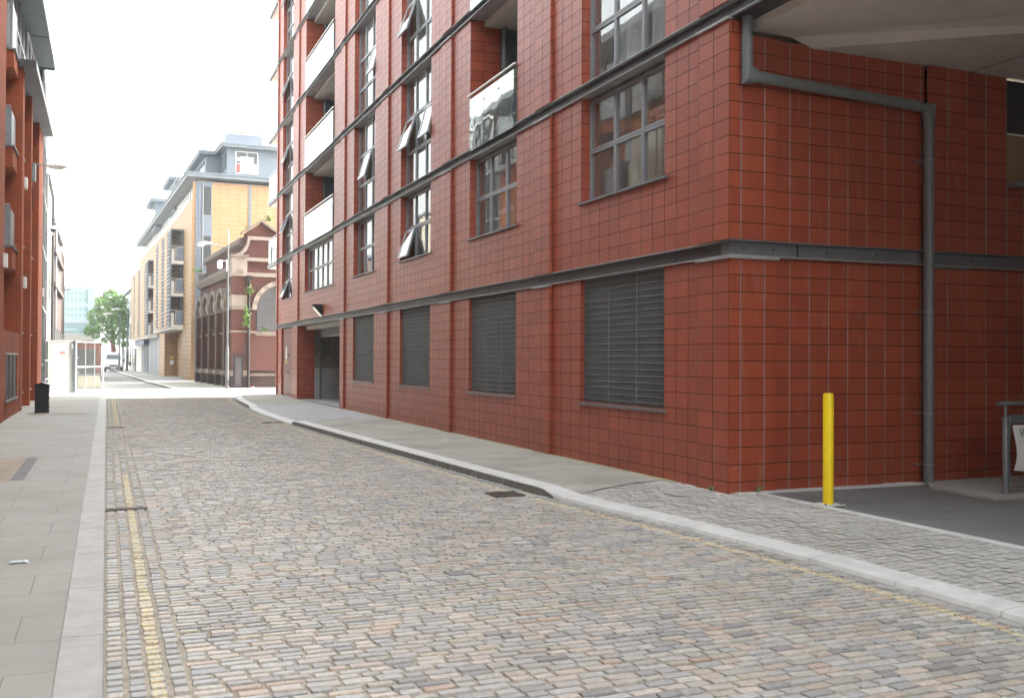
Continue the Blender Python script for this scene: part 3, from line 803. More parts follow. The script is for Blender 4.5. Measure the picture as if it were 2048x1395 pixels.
# grilles of the ground floor
for kk in 'ABCD':
    y0, y1 = wins[kk]; b = MB(); x = 6.755; z0, z1 = 1.0, 2.845
    b.box(x+.14, x+.16, y0, y1, z0, z1, BLACK)
    b.box(x+.055, x+.075, y0, y1, z0, z1, STEELD)
    n = 80
    for i in range(n+1):
        yv = y0+(y1-y0)*i/n; b.box(x+.008, x+.03, yv-.0045, yv+.0045, z0, z1, GRIL)
    z = z0+.045
    while z < z1: b.box(x, x+.04, y0, y1, z, z+.010, GRILL); z += .0905
    for i in (1, 2): yv = y0+(y1-y0)*i/3; b.box(x-.004, x+.04, yv-.009, yv+.009, z0, z1, GRILL)
    r_ = A(b, 'ventilation_grille')
    s = MB(); s.prism([(6.665, z0-.045), (6.665, z0-.012), (6.90, z0-.001), (6.90, z0-.045)], 'y', y0-.06, y1+.03, STEEL); sub(s, 'sill', r_)
# garage entrance
b = MB()
b.box(6.98, 7.31, 37.80, 38.0, .05, 2.84, T_RED, tuv('x', 6.98, 7.31, .03, 1)); b.box(7.31, 16, 37.78, 38.0, .05, 1.25, CONC); b.box(7.31, 16, 37.81, 38.0, 1.25, 2.84, B_CONC)
b.box(6.98, 16, 30.15, 30.38, .05, 2.84, B_CONC); b.box(15.9, 16, 30.4, 37.8, .05, 2.84, B_CONC)
b.box(6.99, 16, 30.4, 37.8, 2.70, 2.84, SOFF)
g_ = A(b, 'garage')
b = MB(); b.box(7.35, 7.65, 30.4, 37.78, 2.40, 2.69, STEELD); b.tube([(8.6, 30.5, 2.5), (8.6, 37.7, 2.5)], .06, GALV); sub(b, 'ceiling_beam', g_)
b = MB(); b.face([(6.72, 30.4, .1), (16, 30.4, .0), (16, 37.8, .0), (6.72, 37.8, .1)], PAVER); b.box(6.68, 6.78, 30.42, 37.78, .09, .105, STEELD); sub(b, 'garage_floor', g_)
b = MB(); b.box(7.50, 7.56, 37.70, 37.775, .1, 2.6, STEEL); sub(b, 'door_post', g_)
# service door
b = MB()
y0, y1 = wins['F']
b.box(6.765, 6.80, y0+.04, (y0+y1)/2-.004, .12, 2.82, DOORB); b.box(6.765, 6.80, (y0+y1)/2+.004, y1-.04, .12, 2.82, DOORB)
b.box(6.76, 6.80, y0, y0+.036, .1, 2.84, DOORB); b.box(6.76, 6.80, y1-.036, y1, .1, 2.84, DOORB)
b.box(6.62, 6.80, y0-.05, y1+.05, .09, .118, CONC)
r_ = A(b, 'service_door')
b = MB()
for z in (1.05, 1.75): b.prism([(6.765, z-.07), (6.70, z), (6.70, z+.03), (6.765, z+.08)], 'y', 40.35, 40.45, GALV)
sub(b, 'handle', r_)
b = MB(); b.box(6.755, 6.764, 40.72, 41.0, 1.62, 2.08, WHITE); b.box(6.755, 6.764, 40.72, 41.0, 1.40, 1.60, YBOARD); sub(b, 'door_notice', r_)
# wedge floodlight over the garage
b = MB(); b.prism([(6.69, 3.06), (6.42, 3.36), (6.38, 3.44), (6.69, 3.44)], 'y', 33.3, 33.62, BLACK); r_ = A(b, 'wall_floodlight')
b = MB(); b.prism([(6.69, 3.055), (6.425, 3.35), (6.405, 3.345), (6.67, 3.05)], 'y', 33.33, 33.59, LENS); sub(b, 'lens', r_)
# bridge soffit over the driveway
b = MB()
b.box(6.95, 23.8, -2, 9.74, 5.50, 5.60, SOFF)
lo = [(7.86, 9.738), (12.5, 6.15), (23.8, 6.15), (23.8, 9.738)]; hi = [(7.55, 9.738), (12.0, 5.9), (23.8, 5.9), (23.8, 9.738)]
b.face([(x, y, 5.40) for x, y in reversed(lo)], SOFF)
for i in range(2): b.face([(hi[i][0], hi[i][1], 5.499), (hi[i+1][0], hi[i+1][1], 5.499), (lo[i+1][0], lo[i+1][1], 5.40), (lo[i][0], lo[i][1], 5.40)], SOFF)
b.box(10.395, 10.405, 6.3, 9.735, 5.396, 5.399, STEELD)
A(b, 'bridge_soffit')
# recessed window on the driveway face
b = MB(); b.box(11.06, 13.6, 9.90, 9.98, 4.72, 5.43, STEELD); b.box(11.05, 13.6, 9.60, 9.98, 3.94, 4.0, STEEL); r_ = A(b, 'recessed_window')
b = MB(); b.box(11.06, 13.6, 9.93, 9.96, 4.01, 4.71, OCHRE); sub(b, 'orange_reflection', r_)  # ochre sheet painted as the orange reflection in this pane
b = MB(); b.face([(11.06, 9.89, 4.01), (13.6, 9.89, 4.01), (13.6, 9.89, 4.71), (11.06, 9.89, 4.71)], GLASS); sub(b, 'pane', r_)
# rainwater pipe
b = MB(); rp = .064
b.tube([(6.83, 9.60, 5.60), (6.83, 9.60, 4.97)], rp, PIPE, 16); b.tube([(6.83, 9.60, 5.02), (6.83, 9.60, 4.93), (7.0, 9.60, 4.92)], rp+.002, PIPE, 16)
b.tube([(6.9, 9.60, 4.928), (9.5, 9.60, 4.82)], rp, PIPE, 16); b.tube([(9.42, 9.60, 4.823), (9.56, 9.60, 4.818), (9.56, 9.60, 4.6)], rp+.002, PIPE, 16)
b.tube([(9.56, 9.60, 4.75), (9.56, 9.60, .11)], rp, PIPE, 16)
r_ = A(b, 'rainwater_pipe', smooth=True)
b = MB(); b.tube([(6.83, 9.60, 5.12), (6.83, 9.60, 5.132)], rp+.006, STEEL, 16); sub(b, 'pipe_clip', r_)
for x in (7.7, 8.55, 9.3): b = MB(); b.tube([(x, 9.60, 4.895-(x-7.7)*.042), (x+.012, 9.60, 4.895-(x-7.7)*.042)], rp+.007, GALV, 16); sub(b, 'pipe_clip', r_)
for z in (4.15, 2.25, .98, .34): b = MB(); b.tube([(9.56, 9.60, z), (9.56, 9.60, z+.014)], rp+.007, GALV, 16); b.box(9.4, 9.56, 9.64, 9.70, z, z+.012, GALV); sub(b, 'pipe_clip', r_)

# ------------------------------------------------------------------ left brick block
XL = -2.25
lb = thing('brick_apartment_block', 'orange red brick apartment block with proud piers and grey overhanging eaves, nearest on the left', 'building', (XL, 30, 0))
def LB(b, name, parent=lb, **k):
    o = b.build(name, None, **k)
    o.parent = parent
    if parent is lb: o.matrix_parent_inverse = Matrix.Translation((-XL, -30, 0))
    return o
b = MB(); ZT = 9.85
pi = [(25.3, 26.2), (31.3, 32.0), (34.84, 35.3), (38.7, 40.9)]
for a, c in pi: b.box(-2.75, XL, a, c, .08, ZT if a > 26 else 12.4, B_LEFT)
# recessed wall with openings next to each pier
XR = -2.52
def wallwith(y0, y1, ops, xr=XR, z1=ZT):
    zs = .08; 
    for (a, c, p, q) in ops:
        b.box(-2.75, xr, y0, y1, zs, p, B_LEFT)
        if a > y0: b.box(-2.75, xr, y0, a, p, q, B_LEFT)
        if c < y1: b.box(-2.75, xr, c, y1, p, q, B_LEFT)
        zs = q
    b.box(-2.75, xr, y0, y1, zs, z1, B_LEFT)
lv = [(2.40, 4.02), (5.06, 6.75), (7.77, 9.45)]
for y0, y1 in ((32.0, 34.84), (35.3, 38.7)):
    wallwith(y0, y1, [(y0+(.25 if y0 < 33 else 1.2), y1-.25, .55, 1.45)]+[(y0+(.25 if y0 < 33 else 1.2), y1-.25, p, q) for p, q in lv], xr=-2.46)
b.box(-2.75, -2.7, 26.2, 31.3, .08, 12.3, B_LEFT)
b.box(-2.7, -2.27, 26.9, 31.3, .08, .55, B_LEFT); b.box(-2.7, -2.27, 26.2, 31.3, 1.72, 2.28, B_LEFT); b.box(-2.7, -2.27, 26.2, 27.1, .08, 1.72, B_LEFT); b.box(-2.7, -2.27, 30.4, 31.3, .55, 1.72, B_LEFT)
# near part, repeating outside the picture so the windows opposite have something to reflect
y = 19.0
while y > -14:
    b.box(-2.75, XL, y+5.4, y+6.3, .08, ZT, B_LEFT); b.box(-2.75, XR, y, y+5.4, .08, 2.4, B_LEFT)
    for p, q in ((4.02, 5.06), (6.75, 7.77), (9.45, ZT)): b.box(-2.75, XR, y, y+5.4, p, q, B_LEFT)
    y -= 6.3
b.box(-12, -2.8, -14, 40.9, .08, ZT-.1, INT)
LB(b, 'brick_wall')
def lwin(y0, y1, z0, z1, n):
    b = MB(); x = -2.62
    b.box(x-.03, x, y0, y1, z0, z1, CARG); b.box(x, x+.04, y0, y0+.04, z0, z1, STEELD); b.box(x, x+.04, y1-.04, y1, z0, z1, STEELD)
    for i in range(n+1): zz = z0+(z1-z0-.04)*i/n; b.box(x+.001, x+.045, y0+.041, y1-.041, zz, zz+.04, ALUL if i == 0 else STEEL)
    r_ = LB(b, 'window'); s = MB(); s.box(-2.6, -2.40, y0-.03, y1+.03, z0-.04, z0-.003, ALUL); LB(s, 'sill', r_)
for y0, y1 in ((32.25, 34.59), (36.5, 38.45)):
    lwin(y0, y1, .55, 1.45, 3)
    for p, q in lv: lwin(y0, y1, p, q, 3)
y = 19.0
while y > -14:
    for p, q in ((2.4, 4.02), (5.06, 6.75), (7.77, 9.45)): 
        b = MB(); b.box(-2.66, -2.62, y, y+5.4, p, q, CARG)
        for i in range(4): b.box(-2.62, -2.58, y+i*1.78, y+i*1.78+.06, p, q, ALUL)
        LB(b, 'window')
    y -= 6.3
for z0, z1 in ((2.3, 3.9), (4.6, 6.6), (7.3, 9.3)):
    b = MB(); b.box(-2.69, -2.66, 26.3, 29.9, z0, z1, CARG); b.box(-2.66, -2.62, 28.0, 28.06, z0, z1, STEELD); LB(b, 'window')
b = MB()
for i in range(3): b.box(-2.33, -2.30, 27.12+i*1.1, 28.19+i*1.1, .56, 1.68, GRIL); b.box(-2.30, -2.28, 27.12+i*1.1, 27.18+i*1.1, .56, 1.68, STEELD)
for i in range(22): b.box(-2.30, -2.285, 27.18, 30.38, .6+i*.05, .612+i*.05, STEELD)
b.box(-2.30, -2.24, 27.05, 30.42, .50, .56, STEEL); b.box(-2.30, -2.26, 27.05, 30.42, 1.685, 1.73, ALUL)
LB(b, 'service_grille')
for z0, z1, zs in ((3.96, 4.57, 5.72), (6.70, 7.28, 8.38), (9.38, 9.90, 11.3)):
    b = MB(); b.prism([(-2.70, z0), (-2.70, z1), (-2.38, z1), (-2.38, z0+.08)], 'y', 29.9, 31.28, B_LEFT); b.box(-2.7, -2.33, 29.86, 31.29, z1, z1+.05, STEEL); r_ = LB(b, 'brick_balcony')
    s = MB(); s.box(-2.60, -2.585, 29.95, 29.98, z1+.05, zs, GREYP); s.box(-2.58, -2.44, 29.93, 29.96, z1+.05, zs, GALV); s.box(-2.44, -2.42, 29.93, 31.2, z1+.05, zs-.1, GALV); s.box(-2.66, -2.44, 29.94, 29.97, z1+.05, zs, NAVY); s.tube([(-2.7, 29.9, zs+.02), (-2.44, 29.9, zs+.02)], .015, ALUL, 6); LB(s, 'balcony_screen', r_)
# eaves and set-back glazed top storey
b = MB(); b.box(-2.75, -1.91, 31.15, 40.95, 9.86, 9.98, GREYR); b.box(-1.93, -1.90, 31.15, 40.95, 9.80, 10.02, STEEL); b.box(-2.75, -1.935, 31.13, 31.15, 9.80, 10.02, STEELD); LB(b, 'lower_eave')
b = MB(); b.box(-3.2, -1.88, -14, 41.0, 12.42, 12.56, GREYR); b.box(-1.90, -1.86, -14, 41.0, 12.36, 12.62, GREYR); b.box(-3., -1.9, 40.96, 41.02, 12.36, 12.62, STEEL)
for y in (25, 28.5, 33.0, 37.): b.box(-2.7, -1.905, y, y+.05, 12.395, 12.418, STEEL)
LB(b, 'upper_eave')
b = MB(); b.box(-2.80, -2.55, -14, 40.9, 10.0, 12.4, CARG)
y = -13.
while y < 40.8: b.box(-2.55, -2.50, y, y+.06, 10.0, 12.4, ALUL); y += 1.3
b.box(-2.55, -2.5, -14, 40.9, 11.2, 11.26, ALUL)
LB(b, 'top_storey_glazing')
b = MB(); b.tube([(-2.15, 31.4, 10.85), (-2.15, 40.8, 10.85)], .02, ALUL, 6)
for i in range(8): b.tube([(-2.15, 31.5+i*1.3, 10.0), (-2.15, 31.5+i*1.3, 10.85)], .015, ALUL, 6)
LB(b, 'terrace_rail')
# box lights on the piers
def boxlight(x, y, z, lab):
    b = MB(); b.box(x, x+.09, y, y+.3, z, z+.32, WHITE); o = b.build('wall_light', bevel=.02); tag(o, lab, 'wall light', 'white box lights on the brick piers')
boxlight(XL, 25.85, 3.72, 'white box light on the brick pier nearest the left edge')
boxlight(XL, 31.85, 3.62, 'white box light on the second brick pier, above the service windows')
boxlight(XL, 31.9, 6.5, 'white box light on the second brick pier, highest of them')
boxlight(XL, 40.5, 3.86, 'white box light where the brick block meets the glazed front')
# street lamp bolted to the pier
sl = thing('street_lamp', 'grey street lamp on a wall bracket high on the left brick block', 'street lamp', (XL, 35.3, 7.4))
b = MB(); b.box(0, .10, -.2, .2, -.15, .42, GALV); b.build('gear_box', sl)
b = MB(); b.tube([(.05, 0, .38), (.45, 0, .40)], .025, GALV, 8); b.build('arm', sl)
b = MB(); b.prism([(.40, .34), (.42, .42), (.72, .45), (1.0, .41), (1.05, .37), (.8, .34)], 'y', -.10, .10, WHITE); b.build('lantern', sl, bevel=.02)
b = MB(); b.prism([(.48, .338), (.95, .345), (.85, .29), (.55, .29)], 'y', -.08, .08, LENS); b.build('lens', sl)
# cable on the brickwork
b = MB(); b.tube([(XL+.02, 34.9, 7.0), (XL+.02, 35.2, 6.6), (XL+.02, 35.28, 6.3)], .012, BLACK, 5); LB(b, 'cable')

# ------------------------------------------------------------------ glazed office front after the brick block
gb = thing('glazed_office_building', 'glass fronted office with pale sloping floor bands, just past the left brick block', 'building', (-2.26, 41.05, 0), R(1.85))
b = MB(); b.box(-8, -.3, 0, 6.6, .08, 13.0, INT); b.build('core_wall', gb)
b = MB(); b.box(-.30, -.06, .0, 6.6, .1, 12.9, CARG); b.build('glass_wall', gb)
for z in (1.3, 3.5, 5.75, 7.9, 10.1, 12.3):
    b = MB(); b.box(-.06, .03, 0, 6.6, z, z+.08, ALUL); b.build('floor_band', gb)
for i in range(9):
    b = MB(); y = .05+i*.8; b.box(-.06, .01, y, y+.07, .1, 12.9, STEEL if i % 3 else ALUL); b.build('mullion', gb)
b = MB(); b.box(-.4, .06, 6.62, 7.3, .08, 9.6, ALU); b.build('pale_pilaster', gb)
cb_ = thing('cream_rendered_building', 'cream rendered building with a blank wall behind the white hoarding', 'building', (-2.5, 48.5, 0), R(1.))
b = MB(); b.box(-8, .02, 0, 6., .08, 9.55, REND); b.build('wall', cb_)
b = MB(); b.prism([(-8.1, 9.55), (.14, 9.55), (.14, 9.68), (-4, 10.6), (-8.1, 9.68)], 'y', -.1, 6.1, SLATE); b.build('roof', cb_)
b = MB(); b.box(.02, .05, 3., 3.6, 4.3, 5.5, CARG); b.build('window', cb_)
b = MB(); b.tube([(.1, 5.7, .1), (.1, 5.7, 9.5)], .06, BLACK, 8); b.build('drainpipe', cb_)
rb = thing('red_brick_building', 'narrow mauve brick building with moulded cornices beyond the cream one', 'building', (-2.55, 55, 0), R(.3))
b = MB(); b.box(-8, -.05, 0, 20, .08, 8.4, MAUVE); b.build('wall', rb)
for z, d in ((8.4, .12), (6.9, .16), (5.2, .16)):
    b = MB(); b.box(-.1, d, -.05, 12, z, z+.22, GREYP if z > 8 else MAUVE); b.build('cornice', rb)
for i in range(6):
    b = MB(); b.box(-.06, -.02, 1+i*3, 2.2+i*3, 1.2, 3.2, CARG); b.box(-.02, .03, .9+i*3, 2.3+i*3, 1.1, 1.2, STONEL); b.build('window', rb)
b = MB(); b.tube([(.08, 2, .1), (.08, 2, 8.3)], .06, GALV, 8); b.build('drainpipe', rb)
# dome camera on the pilaster
cm = thing('security_camera', 'white dome security camera on a bracket high on the left, past the glazed office', 'camera', (-2.3, 47.5, 7.2))
b = MB(); b.lathe(.12, 0, [(0, .12), (.12, .10), (.20, .02), (.21, -.04), (0, -.04)], WHITE, 16); b.build('hood', cm, smooth=True)
b = MB(); b.lathe(.12, 0, [(.13, -.04), (.11, -.13), (0, -.19)], CARG, 14); b.tube([(-.1, 0, -.3), (.1, 0, -.25), (.12, 0, -.04)], .03, WHITE, 8); b.build('dome', cm, smooth=True)

# ------------------------------------------------------------------ hoarding, gate and mesh
ho = thing('site_hoarding', 'tall plain white hoarding panel with a small red headed notice', 'hoarding', (-2.22, 46.7, .09), R(24))
b = MB(); b.box(0, 1.02, 0, .05, 0, 2.2, HOARD); b.box(-.03, 1.03, -.02, .07, 2.2, 2.26, HOARD); b.build('panel', ho)
b = MB(); b.box(.40, .62, -.012, -.001, 1.70, 1.76, RED)
b.build('notice_heading', ho)
b = MB()
for i in range(4): b.box(.33+.02*(i % 2), .76-.03*(i % 3), -.006, -.001, 1.62-.045*i, 1.635-.045*i, TXT)
b.build('notice_text', ho)
b = MB(); b.box(.88, .96, -.05, -.001, 1.9, 2.1, ALUL); b.build('latch_plate', ho)
def mesh_panel(name, label, loc, rz, W, H, cols, rail=(.5,), post=True, m=HOARD, group=None):
    r_ = thing(name, label, 'gate' if 'gate' in name else 'fence', loc, rz, group)
    b = MB(); t = .036
    b.box(0, t, 0, t, 0, H, m); b.box(W-t, W, 0, t, 0, H, m); b.box(t, W-t, .001, t-.001, H-t, H, m); b.box(t, W-t, .001, t-.001, .02, .02+t, m)
    for f in rail: b.box(t, W-t, .002, t-.002, H*f-.03, H*f+.03, m)
    for i in range(1, cols): b.box(W*i/cols-.012, W*i/cols+.012, .004, t-.004, .06, H-t, m)
    b.build('frame', r_)
    b = MB(); n = int(H/.05)
    for i in range(1, n): b.box(t, W-t, .018, .022, i*.05, i*.05+.003, MESH)
    for i in range(1, int(W/.05)): b.box(i*.05, i*.05+.002, .023, .025, .06, H-t, MESH)
    b.build('mesh', r_)
    b = MB(); b.box(0.045, .14, -.012, .0, H*.67, H*.69, m); b.box(.045, .14, -.012, 0, H*.38, H*.40, m); b.build('hinge', r_)
    if post: b = MB(); b.box(-.13, -.005, -.02, .1, 0, H+.02, GALV); b.build('post', r_)
    return r_
mesh_panel('mesh_gate', 'white framed wire mesh gate standing beside the white hoarding', (-1.20, 47.15, .09), R(67), 2.75, 2.22, 3)
mesh_panel('mesh_fence', 'narrow white railed mesh fence between the brick block and the hoarding', (-2.19, 42.2, .09), R(90), 2.6, 2.2, 3, rail=(.64, .3))
b = MB(); b.prism([(-.42, 0), (-.30, .60), (.62, .60), (.74, 0)], 'y', -.3, .3, REND)
o = b.build('concrete_block', bevel=.02); o.location = (-.95, 52.6, .09); tag(o, 'pale tapered concrete block behind the wire mesh gate', 'concrete block')
lg = thing('shuttered_garage', 'low garage with dark roller shutters under an orange brick fascia, behind the mesh gate', 'building', (-5.6, 74, 0), 0)
b = MB(); b.box(0, 5.2, 0, 14, .0, .5, CONC); b.box(0, 5.2, .1, 14, 2.2, 2.6, B_LEFT); b.box(0, .4, .1, 14, .5, 2.2, B_LEFT); b.box(4.95, 5.2, .1, 14, .5, 2.2, B_LEFT); b.build('wall', lg)
b = MB(); b.box(.4, 4.95, .3, .35, .5, 2.2, GRIL)
for i in range(17): b.box(.4, 4.95, .28, .3, .5+i*.1, .53+i*.1, STEELD)
b.build('roller_shutter', lg)
b = MB(); b.box(-.1, 5.3, 0, 14.1, 2.6, 2.68, SLATE); b.build('roof', lg)

# ------------------------------------------------------------------ bin
bn = thing('grit_bin', 'black steel bin with a pale sheet for the lit slope of its pointed lid, by the left brick wall', 'bin', (-1.64, 30.45, .095))
b = MB(); b.box(-.17, .17, -.25, .25, .02, .74, BLACK); b.box(-.18, .18, -.26, .26, .0, .03, BLACK); b.build('body', bn, bevel=.008)
b = MB(); b.prism([(-.19, .74), (.19, .74), (.19, .775), (.0, .84), (-.19, .775)], 'y', -.27, .27, BLACK); b.build('lid', bn, bevel=.006)
b = MB(); b.face([(.01, -.262, .8445), (.186, -.262, .7835), (.186, .25, .7835), (.01, .25, .8445)], WHITE); b.build('lit_slope_sheet', bn)  # white sheet puts the lit look of this lid slope into colour
b = MB()
for z in (.15, .40, .66): b.box(.17, .19, -.24, -.20, z, z+.06, BLACK); b.tube([(.19, -.22, z+.01), (.19, -.22, z+.05)], .012, STEEL, 6)
b.build('hinge', bn)

# ------------------------------------------------------------------ victorian hall
vh = thing('victorian_hall', 'old soot stained red brick hall with stone arches, scrolled gable and louvred arched window', 'building', (5.96, 52.5, 0), R(3.3))
b = MB(); b.box(.33, 9, .33, 13.6, .08, 6.3, B_VIC); b.box(.62, 8.4, .4, 13.2, 6.3, 7.55, B_VIC); b.build('brick_wall', vh)
b = MB(); b.box(.27, 9, .27, 13.65, .08, .70, B_VICD); b.prism([(.15, .70), (.15, .80), (.36, .98), (.36, .70)], 'y', .26, 13.6, STONE); b.prism([(.12, .70), (.12, .80), (.335, .99), (.335, .70)], 'x', .75, 9, STONE); b.build('plinth', vh)
for y in (.35, 2.95, 5.55, 8.2, 10.85, 13.35):
    b = MB(); b.box(.04, .34, y-.16, y+.16, .08, 4.12, B_VIC); b.box(.0, .26, y-.18, y+.18, .08, .69, B_VICD); b.prism([(-.06, .70), (-.06, .80), (.10, .99), (.34, .99), (.34, .70)], 'y', y-.22, y+.22, STONEL)
    b.prism([(.34, 4.12), (-.02, 4.12), (-.10, 4.35), (-.10, 4.75), (.34, 4.75)], 'y', y-.2, y+.2, STONEL); b.tube([(.02, y-.15, 1.), (.02, y-.15, 4.1)], .035, STONE, 6); b.build('buttress', vh)
def arch(cy, r, z0, x, th, depth, m, n=14, pointed=1.25):
    b = MB(); pts = [(cy-r*math.cos(math.pi*i/n), z0+r*pointed*math.sin(math.pi*i/n)) for i in range(n+1)]; pi_ = [(cy-(r-th)*math.cos(math.pi*i/n), z0+(r-th)*pointed*math.sin(math.pi*i/n)) for i in range(n+1)]
    for i in range(n):
        A0, A1, B0, B1 = pts[i], pts[i+1], pi_[i], pi_[i+1]
        b.face([(x, *A0), (x, *A1), (x, *B1), (x, *B0)], m); b.face([(x, *A0), (x+depth, *A0), (x+depth, *A1), (x, *A1)], m); b.face([(x, *B1), (x+depth, *B1), (x+depth, *B0), (x, *B0)], m)
    return b
ysb = (.35, 2.95, 5.55, 8.2, 10.85, 13.35)
for a, c in zip(ysb, ysb[1:]):
    b = arch((a+c)/2, (c-a)/2-.04, 4.3, .0, .26, .34, STONE, pointed=.92); b.build('stone_arch', vh)
    b = MB(); b.box(.30, .325, a+.2, c-.2, .99, 4.3, B_VICD); b.box(.22, .34, a+.17, c-.17, 2.93, 3.03, STONE); b.build('panel', vh)
b = MB(); b.prism([(.34, 5.95), (.20, 5.95), (.02, 6.22), (.02, 6.36), (.34, 6.45)], 'y', .8, 13.7, STONE); b.build('eaves_cornice', vh)
b = MB(); b.prism([(.0, 6.37), (.63, 6.75), (.63, 6.37)], 'y', .8, 13.0, SLATE); 
b.build('slate_roof', vh)
b = MB(); b.prism([(.62, 7.45), (.42, 7.55), (.36, 7.8), (.9, 8.05), (8.0, 8.05), (8., 7.45)], 'y', .5, 12.6, STONE)
for i in range(26): b.box(.40, .47, .6+i*.46, .78+i*.46, 7.56, 7.68, B_VICD)
b.build('upper_cornice', vh)
# corner pier, stone blocks, gable parapet
b = MB(); b.box(-.06, .72, -.02, .75, .08, .70, B_VICD); b.box(-.02, .68, .0, .72, .70, 5.82, B_VIC); b.prism([(-.12, .70), (-.12, .80), (-.03, .99), (.69, .99), (.78, .80), (.78, .70)], 'y', -.08, .77, STONE)
b.box(-.05, .71, -.03, .75, 4.28, 4.85, STONEL); b.box(-.05, .71, -.03, .75, 5.82, 6.80, STONEL); b.box(-.12, .78, -.10, .82, 6.80, 6.93, STONE); b.box(.22, .5, -.12, -.03, 6.02, 6.12, STONE); b.box(-.06, .72, -.05, .76, 4.10, 4.27, STONE); b.box(-.05, .71, -.03, .75, 2.93, 3.03, STONE); b.build('corner_pier', vh)
b = MB()
cur = [(.55+.62*(1-math.cos(R(a))), 7.05+.85*(1-math.sin(R(90-a)))+.0) for a in range(0, 91, 15)]
prof = [(.5, 6.3), (.5, 6.95)]+[(.62+.45*t, 6.98+.78*t*t) for t in (0, .25, .5, .75, 1)]+[(.66, 7.78), (.52, 8.02), (1.43, 8.66), (2.36, 8.02), (6.3, 8.02), (6.3, 6.3)]
b.prism([(.62, 6.2), (.62, 8.05), (1.43, 8.62), (2.24, 8.05), (6.3, 8.05), (6.3, 6.2)], 'y', .12, .5, B_VIC)
b.box(.7, 9, .02, .34, .98, 6.2, B_VIC); b.build('gable_wall', vh)
b = MB()
pts = [(.10, 6.93+.02), (.35, 7.02), (.55, 7.22), (.68, 7.5), (.74, 7.78)]
for (xa, za), (xb, zb_) in zip(pts, pts[1:]):
    b.face([(xa, .0, za), (xb, .0, zb_), (xb+.13, .0, zb_-.06), (xa+.10, .0, za-.14)], STONEL); b.face([(xa, .0, za), (xa, .45, za), (xb, .45, zb_), (xb, .0, zb_)], STONE)
b.box(.74, 6.2, .03, .12, 7.72, 7.90, STONEL)
b.prism([(.45, 8.0), (.45, 8.12), (1.43, 8.80), (2.41, 8.12), (2.41, 8.0), (1.43, 8.66)], 'y', .02, .62, STONE)
b.box(.7, 6.2, .0, .12, 6.62, 6.80, STONEL); b.box(.7, 9, -.02, .02, 5.82, 6.02, STONEL); b.box(.72, 1.2, -.03, .02, 4.10, 4.24, STONE); b.box(.7, 9, -.02, .02, 2.90, 3.02, STONE); b.box(1.15, 9, -.01, .015, 2.78, 2.90, STONE); b.build('stone_dressing', vh)
# far scrolled gable
b = MB(); b.prism([(.35, 6.4), (.35, 6.9), (1., 7.0), (1.25, 7.5), (1.25, 8.0), (4, 8.3), (4, 6.4)], 'y', 12.9, 13.5, B_VIC); b.box(.1, 1.3, 12.85, 13.6, 6.35, 6.9, STONE); b.build('far_gable', vh)
aw = MB(); r = 1.30; cx_ = 2.5; z0 = 4.12
pts = [(cx_-r*math.cos(math.pi*i/20), z0+r*math.sin(math.pi*i/20)) for i in range(21)]
aw.prism(pts+[(cx_+r, 3.03), (cx_-r, 3.03)], 'y', -.004, .015, BLACK)
wv = aw.build('arched_window', vh)
b = MB(); z = 3.08
while z < z0+r-.1:
    hw = r if z < z0 else math.sqrt(max(.01, r*r-(z-z0)**2)); b.prism([(-.05, z-.0), (-.05, z+.02), (-.006, z+.06), (-.006, z+.04)], 'x', cx_-hw+.02, cx_+hw-.02, GRIL); z += .1
b.box(cx_-.15, cx_-.11, -.06, -.01, 3.05, z0+r-.05, BLACK); b.build('louvre', wv)
b = MB(); n = 18
for i in range(n):
    a0, a1 = math.pi*i/n, math.pi*(i+1)/n; ro, ri = r+.24, r
    q = [(cx_-ro*math.cos(a0), -.08, z0+ro*math.sin(a0)), (cx_-ro*math.cos(a1), -.08, z0+ro*math.sin(a1)), (cx_-ri*math.cos(a1), -.08, z0+ri*math.sin(a1)), (cx_-ri*math.cos(a0), -.08, z0+ri*math.sin(a0))]
    b.face(q, STONE if i % 2 else STONEL)
    b.face([q[0], (q[0][0], .02, q[0][2]), (q[1][0], .02, q[1][2]), q[1]], STONE); b.face([q[3], q[2], (q[2][0], .02, q[2][2]), (q[3][0], .02, q[3][2])], STONE)
b.build('arch_stones', wv)
b = MB(); b.tube([(.8, -.08, .1), (.8, -.08, 5.75)], .065, BLACK, 8); b.box(.68, .95, -.16, .0, 5.6, 5.85, BLACK); b.build('drainpipe', vh)
b = MB(); b.box(0, .44, 0, .05, .0, 1.66, BLACK); b.box(.06, .38, -.02, .0, .1, 1.55, STEELD); b.box(.42, .47, -.03, .03, .0, 1.7, BLACK); b.box(-.03, .02, -.03, .03, 0, 1.7, BLACK)
o = b.build('notice_board'); o.location = (5.98, 52.1, .1); tag(o, 'dark steel board on posts against the corner of the brick hall', 'board')
# fence-side litter
b = MB(); 
for i in range(12):
    a = i*.52; b.face([(0, 0, .09+.02*(i % 2)), (.13*math.cos(a), .10*math.sin(a), .02), (.12*math.cos(a+.52), .11*math.sin(a+.52), .05*(i % 2)+.01)], PINK)
o = b.build('litter'); o.location = (6.9, 51.9, .09); tag(o, 'scrap of pink litter on the ground at the foot of the brick hall', 'litter')

